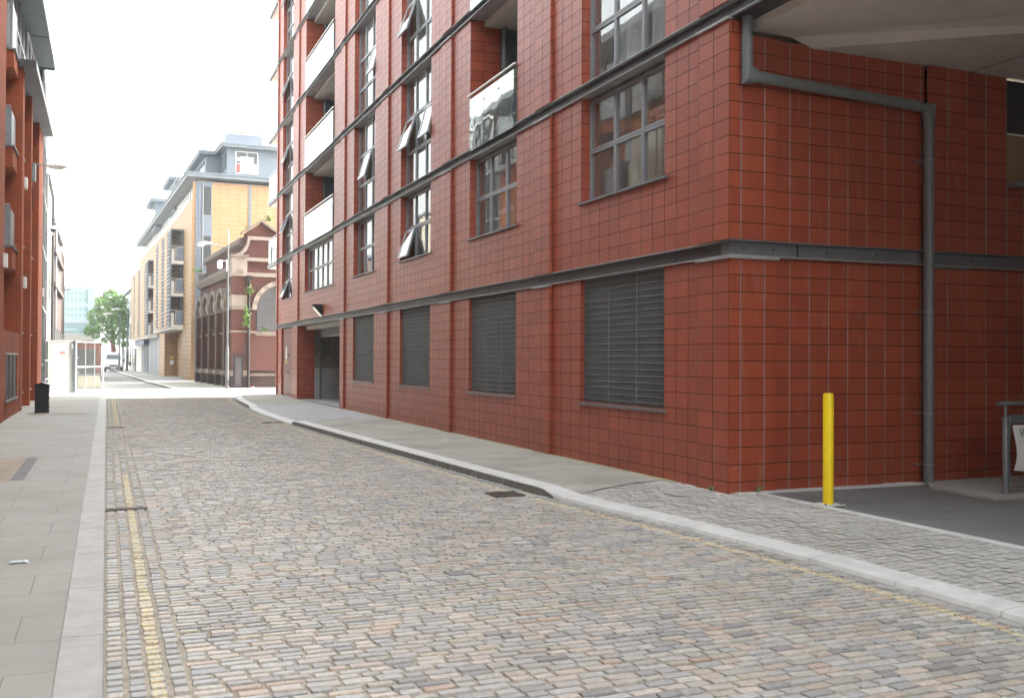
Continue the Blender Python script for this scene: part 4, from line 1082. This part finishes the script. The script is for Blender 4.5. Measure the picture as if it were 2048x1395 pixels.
def leaves(n, fn, size, mats):
    b = MB()
    for i in range(n):
        c = Vector(fn()); a = Vector((random.gauss(0, 1), random.gauss(0, 1), random.gauss(0, 1))).normalized(); u = a.orthogonal().normalized(); v = a.cross(u); s = size*random.uniform(.6, 1.3)
        b.face([c-u*s, c-v*s*.55, c+u*s, c+v*s*.55], random.choices(mats, [3, 2][:len(mats)])[0])
    return b
def vine(name, label, n, fn, size):
    b = leaves(n, fn, size, [LEAF, LEAF2]); x, y, z = fn(); b.tube([(x, y, z), (x+.02, y, z+.1)], .008, BARK, 4); o = b.build(name); tag(o, label, 'plant')
vine('creeper', 'green creeper climbing the black drainpipe of the brick hall', 170, lambda: (6.62+random.gauss(0, .09), 52.38+random.uniform(-.05, .02), random.choice([random.uniform(3.2, 4.3), random.uniform(3.3, 3.8)])), .06)
vine('weed', 'tuft of weed high on the drainpipe of the brick hall', 60, lambda: (6.80+random.gauss(0, .12), 52.36, 5.05+random.gauss(0, .10)), .06)
vine('weed', 'green weed growing on the peak of the brick hall gable', 110, lambda: (7.75+random.gauss(0, .10), 52.7, 8.75+abs(random.gauss(0, .16))), .05)
vine('weed', 'small weed on the left slope of the brick hall gable', 50, lambda: (6.75+random.gauss(0, .12), 52.7, 8.3+abs(random.gauss(0, .07))), .04)
vine('weed', 'green weeds on the sill of the louvred arched window', 80, lambda: (7.55+random.uniform(-.1, .1), 52.45, 3.08+random.uniform(0, .1)), .05)
vine('weed', 'weeds on the roof corner at the far end of the brick hall', 60, lambda: (5.35+random.gauss(0, .15), 65.6, 7.05+abs(random.gauss(0, .12))), .07)

# ------------------------------------------------------------------ buff tiled apartment building
ob = thing('buff_apartment_building', 'long buff tiled apartment building with louvred bays, balconies and blue grey roof storeys', 'building', (5.15, 68.9, 0), R(2.4))
def O(b, name, parent=ob, **k): return b.build(name, parent, **k)
b = MB()
b.box(.0, 8, 5, 45.5, 3.6, 12.1, T_OR); b.box(.0, .8, .0, 5.0, .08, 12.1, T_OR); b.box(-.0, 1.6, 17.6, 22.2, .08, 3.6, T_OR); b.box(.8, 10, .02, 5, .08, 12.8, T_OR); b.box(1.0, 8, 5, 17.6, .08, 3.6, T_OR)
O(b, 'buff_wall')
b = MB(); b.box(.05, 14, .0, .02, .08, 13.3, T_OR); b.box(.25, .42, -.06, .0, .1, 13.3, GREYP); b.box(.42, .60, -.10, .0, .1, 13.3, GREYP); b.tube([(.68, -.12, .1), (.68, -.12, 13.2)], .05, STEEL, 6); b.box(3.68, 3.85, -.03, .0, .1, 13.3, GREYP); b.box(.6, 1.28, -.035, -.001, .1, 13.3, GREYP); O(b, 'gable_cladding')
for z0, z1 in ((11.1, 13.0), (7.7, 9.7), (4.2, 6.2)):
    b = MB(); b.box(.68, 1.22, -.05, -.036, z0, z1, CARG); b.box(.64, .68, -.07, -.036, z0, z1, ALU); b.box(1.22, 1.26, -.07, -.036, z0, z1, ALU); b.box(.68, 1.22, -.07, -.05, z0-.04, z0, ALU); O(b, 'window')
# top: glazed strip, its white reflection put into the colour, and eaves
b = MB(); b.box(.5, 8, .8, 45.3, 12.1, 13.5, WHITER)
for i in range(34): b.box(.46, .5, 1+i*1.32, 1.07+i*1.32, 12.1, 13.5, STEEL)
O(b, 'top_glazing')
b = MB(); b.box(-.03, .0, 5, 45.5, 11.95, 12.18, WHITER); O(b, 'parapet')
b = MB(); b.box(-.35, 12, -.4, 46, 13.55, 13.78, GREYR); b.box(-.42, 12, -.47, 46, 13.78, 13.86, GREYP); O(b, 'main_roof')
def pent(x0, x1, y0, y1, z0, z1, ov=.45):
    b = MB(); b.box(x0+ov, x1, y0+ov, y1, z0, z1, GREYP); b.box(x0, x1, y0, y1+.2, z1, z1+.16, GREYR); b.box(x0-.06, x1, y0-.06, y1+.2, z1+.16, z1+.24, GREYP)
    for i in range(4): b.box(x0+ov-.03, x0+ov, y0+ov+.6+i*1.2, y0+ov+1.3+i*1.2, z0+.6, z1-.3, CARG)
    return O(b, 'roof_storey')
pent(1.85, 12, -.35, 3.2, 13.86, 15.75)
pent(.85, 12, 2.9, 13., 13.86, 15.75)
pent(-.1, 8, 13.5, 19, 13.3, 15.6)
pent(-.5, 8, 25.5, 31, 13.3, 15.6)
b = MB(); b.box(2.8, 4.3, .07, .095, 14.05, 15.55, WHITER); b.box(2.86, 3.52, .05, .07, 14.75, 15.5, CARG); b.box(3.58, 4.24, .05, .07, 14.75, 15.5, CARG); b.box(2.86, 3.52, .05, .07, 14.1, 14.69, RED); b.box(3.1, 4.0, .04, .05, 14.1, 15.2, CURT); b.box(3.53, 3.57, .03, .08, 14.05, 15.55, ALUL); b.box(2.86, 4.24, .03, .06, 14.70, 14.74, ALUL)
wv = O(b, 'roof_storey_window'); b = MB(); b.lathe(2.98, .02, [(0, 15.12), (.07, 15.1), (.09, 15.0), (.07, 14.92), (0, 14.9)], LIT, 10); b.build('lit_lamp', wv, smooth=True)
b = MB(); b.box(2.2, 4.6, .3, 2.5, 16.0, 16.75, GREYP); O(b, 'roof_plant_room'); b = MB(); b.box(4.61, 6.2, .6, 2.5, 16.0, 16.85, CONC); O(b, 'chimney'); b = MB(); b.box(.95, 1.5, 4.2, 5.2, 16., 16.7, CONC); O(b, 'chimney')
b = MB()
for x in (.98, 1.15, 1.32): b.tube([(x, 4, 16.), (x, 4, 17.15)], .03, ALUL, 5)
b.tube([(.9, 4, 16.9), (1.45, 4, 16.95)], .03, ALUL, 5); b.tube([(-.3, 1, 14.5), (-.3, 12, 14.5)], .025, ALUL, 5)
for i in range(9): b.tube([(-.3, 1+i*1.3, 13.8), (-.3, 1+i*1.3, 14.5)], .02, ALUL, 5)
O(b, 'roof_rail_and_aerial')
vine('roof_plants', 'pale green plants on the roof terrace of the buff apartment building', 160, lambda: (5.15+random.uniform(2.4, 4.4), 69.3, 16.8+abs(random.gauss(0, .08))), .07)
# projecting louvred bays with balconies
def bay(y0, y1, lv_, xo, zt, slats, pan, wins_):
    b = MB(); b.box(xo, .0, y0+1.8, y1, lv_[0]-.12, zt, T_OR); b.box(xo, 0, y0, y0+1.8, zt-.12, zt, STEEL); b.box(xo, xo+.06, y0, y0+.08, lv_[0]-.1, zt, GREYP); b.box(xo, 0., y0, y1, lv_[0]-.22, lv_[0]-.12, SOFF); b.box(-.2, 0, y0+.3, y0+1.8, lv_[0], zt-.12, CARG)
    r_ = O(b, 'projecting_bay')
    for z in lv_[:-1]:
        s = MB(); s.box(xo, 0, y0, y0+1.8, z-.12, z+.12, SOFF); s.box(xo+.04, xo+.26, y0+.01, y0+.05, z+.12, z+.95, SOFF); s.build('balcony_slab', r_)
        s = MB(); s.tube([(xo+.03, y0+.02, z+1.12), (0, y0+.02, z+1.12)], .03, ALUL, 6); s.box(xo+.33, xo+.37, y0, y0+.04, z+.2, z+1.1, ALUL); s.box(xo+.37, -.02, y0, y0+.03, z+1.0, z+1.04, ALUL); s.box(xo+.37, -.02, y0, y0+.03, z+.2, z+.24, ALUL); s.box(xo+.38, -.03, y0+.01, y0+.02, z+.24, z+1., GREYP); s.build('balcony_rail', r_)
    for (a, c) in slats:
        s = MB(); s.box(xo-.005, xo+.02, a, c, lv_[0], zt-.1, BLACK); z = lv_[0]
        while z < zt-.15: s.box(xo-.06, xo-.006, a, c, z, z+.09, STEELL if random.random() < .35 else STEEL); z += .27
        s.build('louvre_screen', r_)
    for (a, c) in pan:
        s = MB(); s.box(xo-.04, xo-.004, a, c, lv_[0]-.1, zt, T_OR); s.build('tile_panel', r_)
lv1 = [3.80, 6.02, 8.28, 10.56]
bay(4.4, 17.8, lv1, -.88, 10.62, [(4.5, 6.4), (8.6, 10.4), (13.4, 15.4)], [(6.5, 8.5), (10.6, 13.3)], [])
bay(23.9, 45.3, [3.55, 5.62, 7.82, 10.05], -.85, 10.15, [(24.0, 26.6), (33., 34.5), (40., 41.2)], [(27, 32.5), (35, 39.5)], [])
for z in (4.0, 6.2, 8.4):
    for y in (19.2, 21.3):
        b = MB(); b.box(-.03, -.001, y, y+1.5, z+.9, z+2., CARG); b.box(-.05, -.03, y+.7, y+.78, z+.9, z+2., ALUL); O(b, 'window')
b = MB(); b.box(.96, .995, 5.3, 9.5, .1, 2.2, CARG); b.box(.95, .99, 5.2, 9.6, 2.2, 3.4, STEEL); O(b, 'entrance_door')
b = MB(); b.box(1., 1.3, 17.56, 17.6, .1, 3.5, T_OR); b.box(.45, .7, 17.54, 17.59, 1.5, 1.75, YBOARD); b.box(.42, .72, 17.54, 17.59, 1.05, 1.4, WHITE); O(b, 'entrance_notice')
b = MB(); b.box(.05, 3, 22.2, 33, .08, 3.5, STEEL)
for i in range(5): b.box(.0, .05, 22.3+i*2.1, 24.2+i*2.1, .1, 3.3, GRIL if i % 2 else STEEL); b.box(-.02, .06, 22.2+i*2.1, 22.3+i*2.1, .1, 3.4, ALU)
O(b, 'roller_shutter')
b = MB(); b.box(-.45, 3, 33.2, 45, 2.85, 3.45, NAVY); b.box(.2, 3, 33.2, 45, .1, 2.85, CARG)
for i in range(6): b.box(.15, .2, 33.3+i*2.1, 33.5+i*2.1, .1, 2.85, ALUL)
O(b, 'shop_front')

# ------------------------------------------------------------------ far street
wh = thing('white_terraced_house', 'white rendered terraced house with tall narrow windows, beyond the buff apartments', 'building', (3.05, 115.5, 0), R(2.6))
b = MB(); b.box(0, 8, 0, 22.5, .1, 9.3, WHITER); b.build('wall', wh)
b = MB(); b.prism([(-.3, 9.3), (-.3, 9.5), (3.5, 11), (8, 9.5), (8, 9.3)], 'y', -.3, 22.8, SLATE); b.build('roof', wh)
for z in (.9, 3.9, 6.6):
    for i in range(6):
        b = MB(); b.box(-.02, -.001, 2+i*3.5, 3.0+i*3.5, z, z+1.7, CARG); b.box(-.08, -.021, 1.9+i*3.5, 3.1+i*3.5, z-.12, z-.02, STONEL); b.build('window', wh)
b = MB(); b.box(-.05, -.001, .6, 1.6, .1, 2.6, BLACK); b.build('door', wh)
b = MB(); b.tube([(-.1, 21.9, .1), (-.1, 21.9, 9.3)], .1, BLACK, 6); b.build('drainpipe', wh)
pb = thing('pale_office_block', 'tall pale office block rising faintly behind the white house', 'building', (2.6, 142, 0), R(2.5))
b = MB(); b.box(0, 14, 0, 22, .1, 17, WHITE); b.build('wall', pb)
for j in range(5):
    for i in range(5): b = MB(); b.box(-.03, -.001, 1+i*4, 3.5+i*4, 2+j*3, 3.7+j*3, ALUL); b.build('window', pb)
gl = thing('glass_office_building', 'teal glass office building closing the end of the street', 'building', (-14, 200, 0))
b = MB(); b.box(0, 12, 0, 14, 0, 14.6, GREYP); b.build('wall', gl)
for z0, z1 in ((11.5, 14.1), (8.6, 10.9)):
    b = MB(); b.box(.4, 11.6, -.06, -.001, z0, z1, TEALL)
    for i in range(5):
        for k in (0, 1): b.box(7.2+i*.7, 7.5+i*.7, -.09, -.061, z0+.4+k*1.1, z0+1.0+k*1.1, TEAL)
    b.box(10.4, 10.8, -.1, -.061, z0, z1, TEAL); b.build('glazing', gl)
b = MB(); b.box(.4, 11.6, -.06, -.001, 5.9, 7.9, TEAL); b.box(.4, 9, -.09, -.061, 6.5, 6.8, TEALL); b.build('glazing_strip', gl)
b = MB(); b.box(.0, 11.9, -.05, -.001, .1, 5.8, BROWNS); b.box(5., 11., -.5, -.06, 3.6, 4.1, GREYP); b.build('stone_base', gl)
wb = thing('white_apartment_block', 'white apartment block with a dark roof edge behind the street tree', 'building', (-1.7, 212, 0))
b = MB(); b.box(0, 12, 0, 12, 0, 16.2, WHITE); b.build('wall', wb)
b = MB(); b.box(-.2, 12.2, -.3, 12, 16.2, 16.55, GREYR); b.build('roof', wb)
for x in (.9, 2.7, 4.9):
    b = MB(); b.box(x, x+(1.1 if x < 4 else 1.8), -.06, -.001, 13., 14.6, GREYP); b.box(x+.1, x+.5, -.08, -.061, 13.1, 14.5, CARG); b.build('window', wb)
tw = thing('far_tower', 'faint pale tower far beyond the end of the street', 'building', (4.5, 420, 0))
b = MB(); b.box(0, 7, 0, 10, 0, 60, WHITE); b.build('wall', tw)
for j in range(9):
    b = MB(); b.box(1, 5, -.1, -.001, 34+j*2.8, 35.2+j*2.8, TEALL); b.build('window_row', tw)

# tree at the end of the street
tr = thing('street_tree', 'leafy green street tree with an ivy clad trunk, half hiding the white block', 'tree', (.75, 128, 0))
b = MB(); b.tube([(0, 0, 0), (.05, 0, 2.), (-.1, 0, 4.2), (-.3, 0, 7)], .42, IVY, 10, r2=.12)
for a, l, z in ((2.6, 2.2, 4.4), (.3, 1.9, 4.8), (3.6, 2., 5.4), (5.4, 1.6, 5.6), (1.5, 1.4, 6.2), (4.4, 1.5, 6.4)):
    b.tube([(-.1, 0, z-1.2), (math.cos(a)*l*.5-.1, math.sin(a)*l*.4, z), (math.cos(a)*l-.2, math.sin(a)*l*.8, z+1.1)], .13, BARK, 6, r2=.03)
b.build('trunk', tr, smooth=True)
cl = [(-1.0, 0, 7.7, 1.15), (-.35, .3, 8.9, .85), (.6, 0, 8.3, 1.0), (-1.9, 0, 6.5, 1.05), (-.6, -.5, 6.6, 1.2), (.7, 0, 6.9, 1.15), (1.2, .4, 5.8, .9), (-2.3, .2, 5.1, .8), (-1.2, -.4, 5.3, .95), (.4, -.6, 5.3, .9), (1.0, 0, 4.4, .7), (.3, -.2, 3.5, .55), (1.3, 0, 3.2, .5), (-1.9, 0, 4.2, .55), (-1.0, 0, 3.6, .45), (-2.75, 0, 4.6, .55), (-.2, .2, 9.5, .5), (-1.4, .3, 8.3, .7), (-.3, 0, 4.3, .6), (.2, .9, 7.5, 1.2), (1.5, -.2, 6.7, .6)]
def tl():
    c = random.choices(cl, [q[3]**2 for q in cl])[0]
    while True:
        v = Vector((random.gauss(0, 1), random.gauss(0, 1), random.gauss(0, 1))).normalized()
        rr = c[3]*random.uniform(.6, 1.08); return (c[0]+v.x*rr, c[1]+v.y*rr, c[2]+v.z*rr*.85)
leaves(11000, tl, .13, [LEAF, LEAF2]).build('crown', tr)

# street lamps
def lamp(name, label, loc, H, arm, rz=0, r=.09, extras=False, group='grey column street lamps', sc=1.):
    r_ = thing(name, label, 'street lamp', loc, rz, group)
    b = MB(); b.tube([(0, 0, 0), (0, 0, 1.95)], r, LAMPG, 12); b.tube([(0, 0, 1.95), (0, 0, 2.1)], r, LAMPG, 12, r2=r*.62); b.tube([(0, 0, 2.1), (0, 0, H)], r*.62, LAMPG, 12, r2=r*.5); b.build('column', r_, smooth=True)
    b = MB(); b.tube([(0, 0, H-.12), (-arm*.4, 0, H-.06), (-arm+.4*sc, 0, H-.0)], .028, GALV, 8); b.build('arm', r_)
    b = MB(); b.prism([(-arm+.42*sc, H-.06), (-arm+.42*sc, H+.06), (-arm+.1*sc, H+.12), (-arm-.18*sc, H+.08), (-arm-.34*sc, H-.04)], 'y', -.13*sc, .13*sc, ALUL); b.build('lantern', r_, bevel=.025)
    b = MB(); b.prism([(-arm+.1*sc, H-.06), (-arm-.3*sc, H-.045), (-arm-.22*sc, H-.14), (-arm-.02*sc, H-.15)], 'y', -.10*sc, .10*sc, LENS); b.build('lens', r_, bevel=.015)
    if extras:
        b = MB(); b.tube([(.03, 0, H-.1), (.03, 0, H+.75)], .022, ALUL, 6); b.build('aerial', r_)
        b = MB(); b.box(-.08, .02, -.05, .05, .02, .25, STEELD); b.box(-.09, .09, -.1, -.085, .18, .42, STEELD); b.build('base_door', r_)
    return r_
L1_ = lamp('street_lamp', 'tall grey street lamp column in front of the old brick hall', (5.62, 51.75, .09), 7.22, 1.18, extras=True)
cc = thing('security_camera', 'white security camera bracketed to the street lamp in front of the brick hall', 'camera', (5.55, 51.70, 6.32))
b = MB(); b.tube([(.03, 0, .17), (-.28, 0, .17)], .02, WHITE, 6); b.build('bracket', cc)
b = MB(); b.lathe(-.33, 0, [(0, .20), (.10, .18), (.13, .05), (.13, -.15), (.10, -.22), (0, -.24)], WHITE, 12); b.build('housing', cc, smooth=True)
b = MB(); b.box(-.02, .03, -.06, .0, -.35, .25, WHITE); b.build('backplate', cc)
lamp('street_lamp', 'pale street lamp in front of the tree, the lower and nearer of the pair', (1.28, 115.5, .09), 6.2, 1.3, r=.12, sc=1.3)
lamp('street_lamp', 'street lamp by the white house corner, the taller of the pair', (2.15, 119.5, .09), 6.9, 1.35, r=.12, sc=1.3)
lamp('street_lamp', 'slim leaning street lamp on the left, before the glass office', (-3.15, 81, 0), 6.65, -.35, r=.1, sc=.8)

# van facing the camera
vn = thing('white_van', 'white van parked facing the camera at the far end of the street', 'van', (.72, 117, .01))
b = MB(); b.prism([(0, .35), (-.02, .85), (.75, 1.12), (1.5, 1.95), (1.8, 2.15), (4.9, 2.15), (5.0, .35)], 'x', -.92, .92, CARW); b.build('body', vn, bevel=.06)
b = MB(); b.face([(-.78, .84, 1.16), (.78, .84, 1.16), (.70, 1.46, 1.87), (-.70, 1.46, 1.87)], CARG); ob_ = b.build('windscreen', vn); ob_.location = (0, -.03, .02)
b = MB(); b.box(-.94, .94, -.08, .02, .30, .56, STEELD); b.build('bumper', vn, bevel=.03)
for s in (-1, 1):
    b = MB(); b.box(s*.62-.17, s*.62+.17, -.05, .0, .68, .86, LENS); b.build('headlight', vn, bevel=.02)
    for yy_ in (.8, 4.1):
        b = MB(); b.tube([(s*.72, yy_, .32), (s*.93, yy_, .32)], .32, RUBBER, 16); wo2 = b.build('wheel', vn); b = MB(); b.tube([(s*.90, yy_, .32), (s*.94, yy_, .32)], .18, GALV, 12); b.build('rim', wo2)
    b = MB(); b.box(s*.95, s*1.12, .95, 1.05, 1.15, 1.4, BLACK); b.build('mirror', vn)
b = MB(); b.box(-.4, .4, -.03, .0, .62, .78, BLACK); b.build('radiator_grille', vn)
b = MB(); b.box(-.26, .26, -.10, -.081, .38, .49, WHITE); b.build('number_plate', vn)

# person walking away
def person(loc):
    pr = thing('person', 'person in beige top and black shorts walking by the far white house', 'person', loc, R(20))
    V = [(0, 0, .95), (0, .01, 1.15), (0, .02, 1.38), (0, .02, 1.48), (0, .04, 1.60), (0, .05, 1.72),
         (.10, 0, .90), (.11, .12, .50), (.11, -.02, .09), (.11, .10, .04), (-.10, 0, .90), (-.11, -.06, .50), (-.11, -.30, .14), (-.11, -.20, .05),
         (.19, .01, 1.40), (.24, -.06, 1.13), (.23, .05, .90), (-.19, .01, 1.40), (-.24, .08, 1.13), (-.21, .22, .95)]
    E = [(0, 1), (1, 2), (2, 3), (3, 4), (4, 5), (0, 6), (6, 7), (7, 8), (8, 9), (0, 10), (10, 11), (11, 12), (12, 13), (2, 14), (14, 15), (15, 16), (2, 17), (17, 18), (18, 19)]
    Rr = [.13, .12, .13, .055, .09, .08, .085, .06, .04, .035, .085, .06, .04, .035, .055, .04, .03, .055, .04, .03]
    me = bpy.data.meshes.new('body'); me.from_pydata(V, E, []); me.materials.append(SKIN); o = bpy.data.objects.new('body', me); COL.objects.link(o); o.parent = pr
    sk = o.modifiers.new('skin', 'SKIN'); 
    for i, v in enumerate(me.skin_vertices[0].data): v.radius = (Rr[i], Rr[i]); v.use_root = (i == 0)
    o.modifiers.new('ss', 'SUBSURF').levels = 1
    b = MB(); b.lathe(0, .02, [(.165, .93), (.155, 1.1), (.19, 1.38), (.12, 1.46), (.0, 1.47)], BEIGE, 14); b.tube([(.17, .01, 1.40), (.25, -.05, 1.16)], .062, BEIGE, 8); b.tube([(-.17, .01, 1.40), (-.25, .07, 1.16)], .062, BEIGE, 8); b.build('shirt', pr, smooth=True)
    b = MB(); b.lathe(0, .0, [(.165, .98), (.18, .84), (.0, .80)], BLK, 14); b.tube([(.10, .0, .9), (.11, .09, .58)], .105, BLK, 10, r2=.09); b.tube([(-.10, 0, .9), (-.11, -.04, .58)], .105, BLK, 10, r2=.09); b.build('shorts', pr, smooth=True)
    b = MB(); b.lathe(0, .035, [(.0, 1.80), (.085, 1.77), (.105, 1.68), (.095, 1.58), (.05, 1.56)], HAIR, 12); b.build('hair', pr, smooth=True)
person((2.6, 124, .1))

# ------------------------------------------------------------------ bollard, railing, small things
bo = thing('bollard', 'bright yellow steel bollard on a bolted base plate at the driveway edge', 'bollard', (7.14, 8.57, .103))
b = MB(); b.lathe(0, 0, [(.054, .012), (.056, .03), (.056, 1.165), (.050, 1.185), (.040, 1.19), (0, 1.19)], YEL, 32); b.build('post', bo, smooth=True)
b = MB(); b.box(-.14, .14, -.12, .12, 0, .012, KERB)
for sx in (-.1, .1):
    for sy in (-.08, .08): b.tube([(sx, sy, .012), (sx, sy, .03)], .012, GALV, 6)
b.build('base_plate', bo)
# raised plinth and railing
b = MB(); b.prism([(9.66, 9.735), (9.28, 9.3), (9.12, 8.22), (20, 8.10), (20, 9.735)], 'z', .02, .125, GROUTP); b.build('ramp_plinth', **ST)
ra = thing('railing', 'galvanised tubular railing with a raised handrail at the right edge of the driveway', 'railing', (9.62, 8.50, .115))
b = MB(); b.tube([(0, 0, 0), (0, 0, .88)], .038, GALV, 12); b.tube([(0, 0, .86), (0, 0, 1.02)], .017, GALV, 8); b.box(-.08, .08, -.07, .07, 0, .012, GALV); b.build('post', ra, smooth=True)
b = MB(); b.tube([(-.12, 0, 1.04), (3., 0, 1.04)], .026, GALV, 10); b.build('handrail', ra, smooth=True)
b = MB(); b.tube([(.06, 0, .05), (.06, 0, .86), (2.2, 0, .86), (2.2, 0, .05)], .02, GALV, 8); b.tube([(.06, 0, .05), (2.2, 0, .05)], .02, GALV, 8); b.build('panel_frame', ra)
b = MB()
for i in range(16): b.box(.07, 2.19, -.002, .002, .08+i*.05, .083+i*.05, GALV)
b.build('wire_infill', ra)
bn2 = MB(); nn = 12
def bp(i, j):
    u, v = i/nn, j/6; return (.09+u*1.6+.03*math.sin(v*3.1)*(1-u), -.035-.02*math.sin(u*9)-.02*math.sin(v*5+u*4), .27+v*.52-.03*math.sin(u*6)*(1-v))
for i in range(nn):
    for j in range(6): bn2.face([bp(i, j), bp(i+1, j), bp(i+1, j+1), bp(i, j+1)], WHITE if not (j == 1 and i > 0) else NAVY if i < 5 else WHITE)
ban = bn2.build('banner', smooth=True); ban.location = (9.62, 8.50, .115); tag(ban, 'creased white fabric banner tied to the galvanised railing', 'banner')
tx = bpy.data.curves.new('t', 'FONT'); tx.body = 'WE'; tx.size = .14; tx.extrude = .001
to = bpy.data.objects.new('t', tx); COL.objects.link(to); bpy.context.view_layer.update()
me = bpy.data.meshes.new_from_object(to.evaluated_get(bpy.context.evaluated_depsgraph_get())); bpy.data.objects.remove(to)
me.materials.append(TXT); to = bpy.data.objects.new('lettering', me); COL.objects.link(to); to.parent = ban; to.location = (.13, -.075, .66); to.rotation_euler = (R(90), 0, 0)

# drain grates
RUSTI = plain('worn_iron', (.13, .105, .09), .6, var=.3, scale=20)
def grate(loc, w_, l_, n, along, label):
    b = MB(); b.box(-w_/2, w_/2, -l_/2, -l_/2+.015, -.02, .004, RUSTI); b.box(-w_/2, w_/2, l_/2-.015, l_/2, -.02, .004, RUSTI); b.box(-w_/2, -w_/2+.015, -l_/2, l_/2, -.02, .0035, RUSTI); b.box(w_/2-.015, w_/2, -l_/2, l_/2, -.02, .0035, RUSTI)
    for i in range(1, n):
        if along == 'x': x = -w_/2+w_*i/n; b.box(x-.006, x+.006, -l_/2+.015, l_/2-.015, -.02, .002, RUSTI)
        else: y = -l_/2+l_*i/n; b.box(-w_/2+.015, w_/2-.015, y-.006, y+.006, -.02, .002, RUSTI)
    b.box(-w_/2, w_/2, -l_/2, l_/2, -.022, -.0201, BLACK)
    o = b.build('drain_grate'); o.location = loc; tag(o, label, 'drain grate', 'drain grates in the road')
grate((.215, 11.54, .004), .42, .12, 18, 'x', 'narrow slotted drain grate across the painted side channel, the nearer one')
grate((.215, 25.0, .004), .42, .13, 18, 'x', 'narrow slotted drain grate across the side channel, the far one')
grate((4.50, 11.25, .004), .38, .38, 9, 'x', 'square gully grate against the right kerb where it drops')
grate((3.9, 25.6, .008), .5, .35, 9, 'x', 'gully grate by the right kerb at the garage crossing')
b = MB(); b.box(-.3, .3, -.17, .17, .0, .006, KERB); b.box(-.28, .28, -.15, .15, .006, .009, CONC)
o = b.build('inspection_cover'); o.location = (6.32, 9.95, .094); tag(o, 'pale inspection cover in the setts at the corner of the red block', 'cover')
b = MB(); random.seed(3)
pp = [[(i*.033+random.uniform(-.01, .01), j*.03+random.uniform(-.01, .01), random.uniform(.0, .018)) for j in range(3)] for i in range(5)]
for i in range(4):
    for j in range(2): b.face([pp[i][j], pp[i+1][j], pp[i+1][j+1], pp[i][j+1]], LITT)
o = b.build('litter'); o.location = (-.66, 8.28, .097); tag(o, 'crumpled pale blue wrapper lying on the left pavement', 'litter')
b = MB(); b.box(0, .14, 0, .06, 0, .004, WHITE); o = b.build('litter'); o.location = (5.9, 17.9, .101); o.rotation_euler = (0, 0, .3); tag(o, 'flat scrap of white paper on the right pavement', 'litter')
def weed(label, x, y, z, n, s):
    random.seed(int(x*100)); b = MB()
    for i in range(n):
        a = random.uniform(0, 6.28); l = s*random.uniform(.5, 1.2); d = Vector((math.cos(a)*l, math.sin(a)*l*.6, l*random.uniform(.3, 1.1))); t = Vector((-math.sin(a), math.cos(a), 0))*.012*s/.08
        b.face([(0, 0, 0), d*.5-t, d, d*.5+t], LEAF2 if i % 2 else LEAF)
    o = b.build('weed'); o.location = (x, y, z); tag(o, label, 'weed')
weed('small green weed in the setts at the corner of the red block', 6.60, 9.98, .1, 22, .06)
weed('thin dry weed against the tiles round the corner of the red block', 7.03, 9.64, .11, 8, .09)

# ------------------------------------------------------------------ air
HZ = True
if HZ:
    m = bpy.data.materials.new('hazy_air'); m.use_nodes = True; t = m.node_tree
    for n in list(t.nodes): t.nodes.remove(n)
    o = N(t, 'ShaderNodeOutputMaterial'); v = N(t, 'ShaderNodeVolumePrincipled', Density=.0011, Color=(.93, .96, 1, 1), Anisotropy=.2); L(t, v.outputs[0], o.inputs['Volume'])
    b = MB(); b.box(-902, 902, -902, 1502, -1.1, 66, m); b.build('haze', kind='stuff')
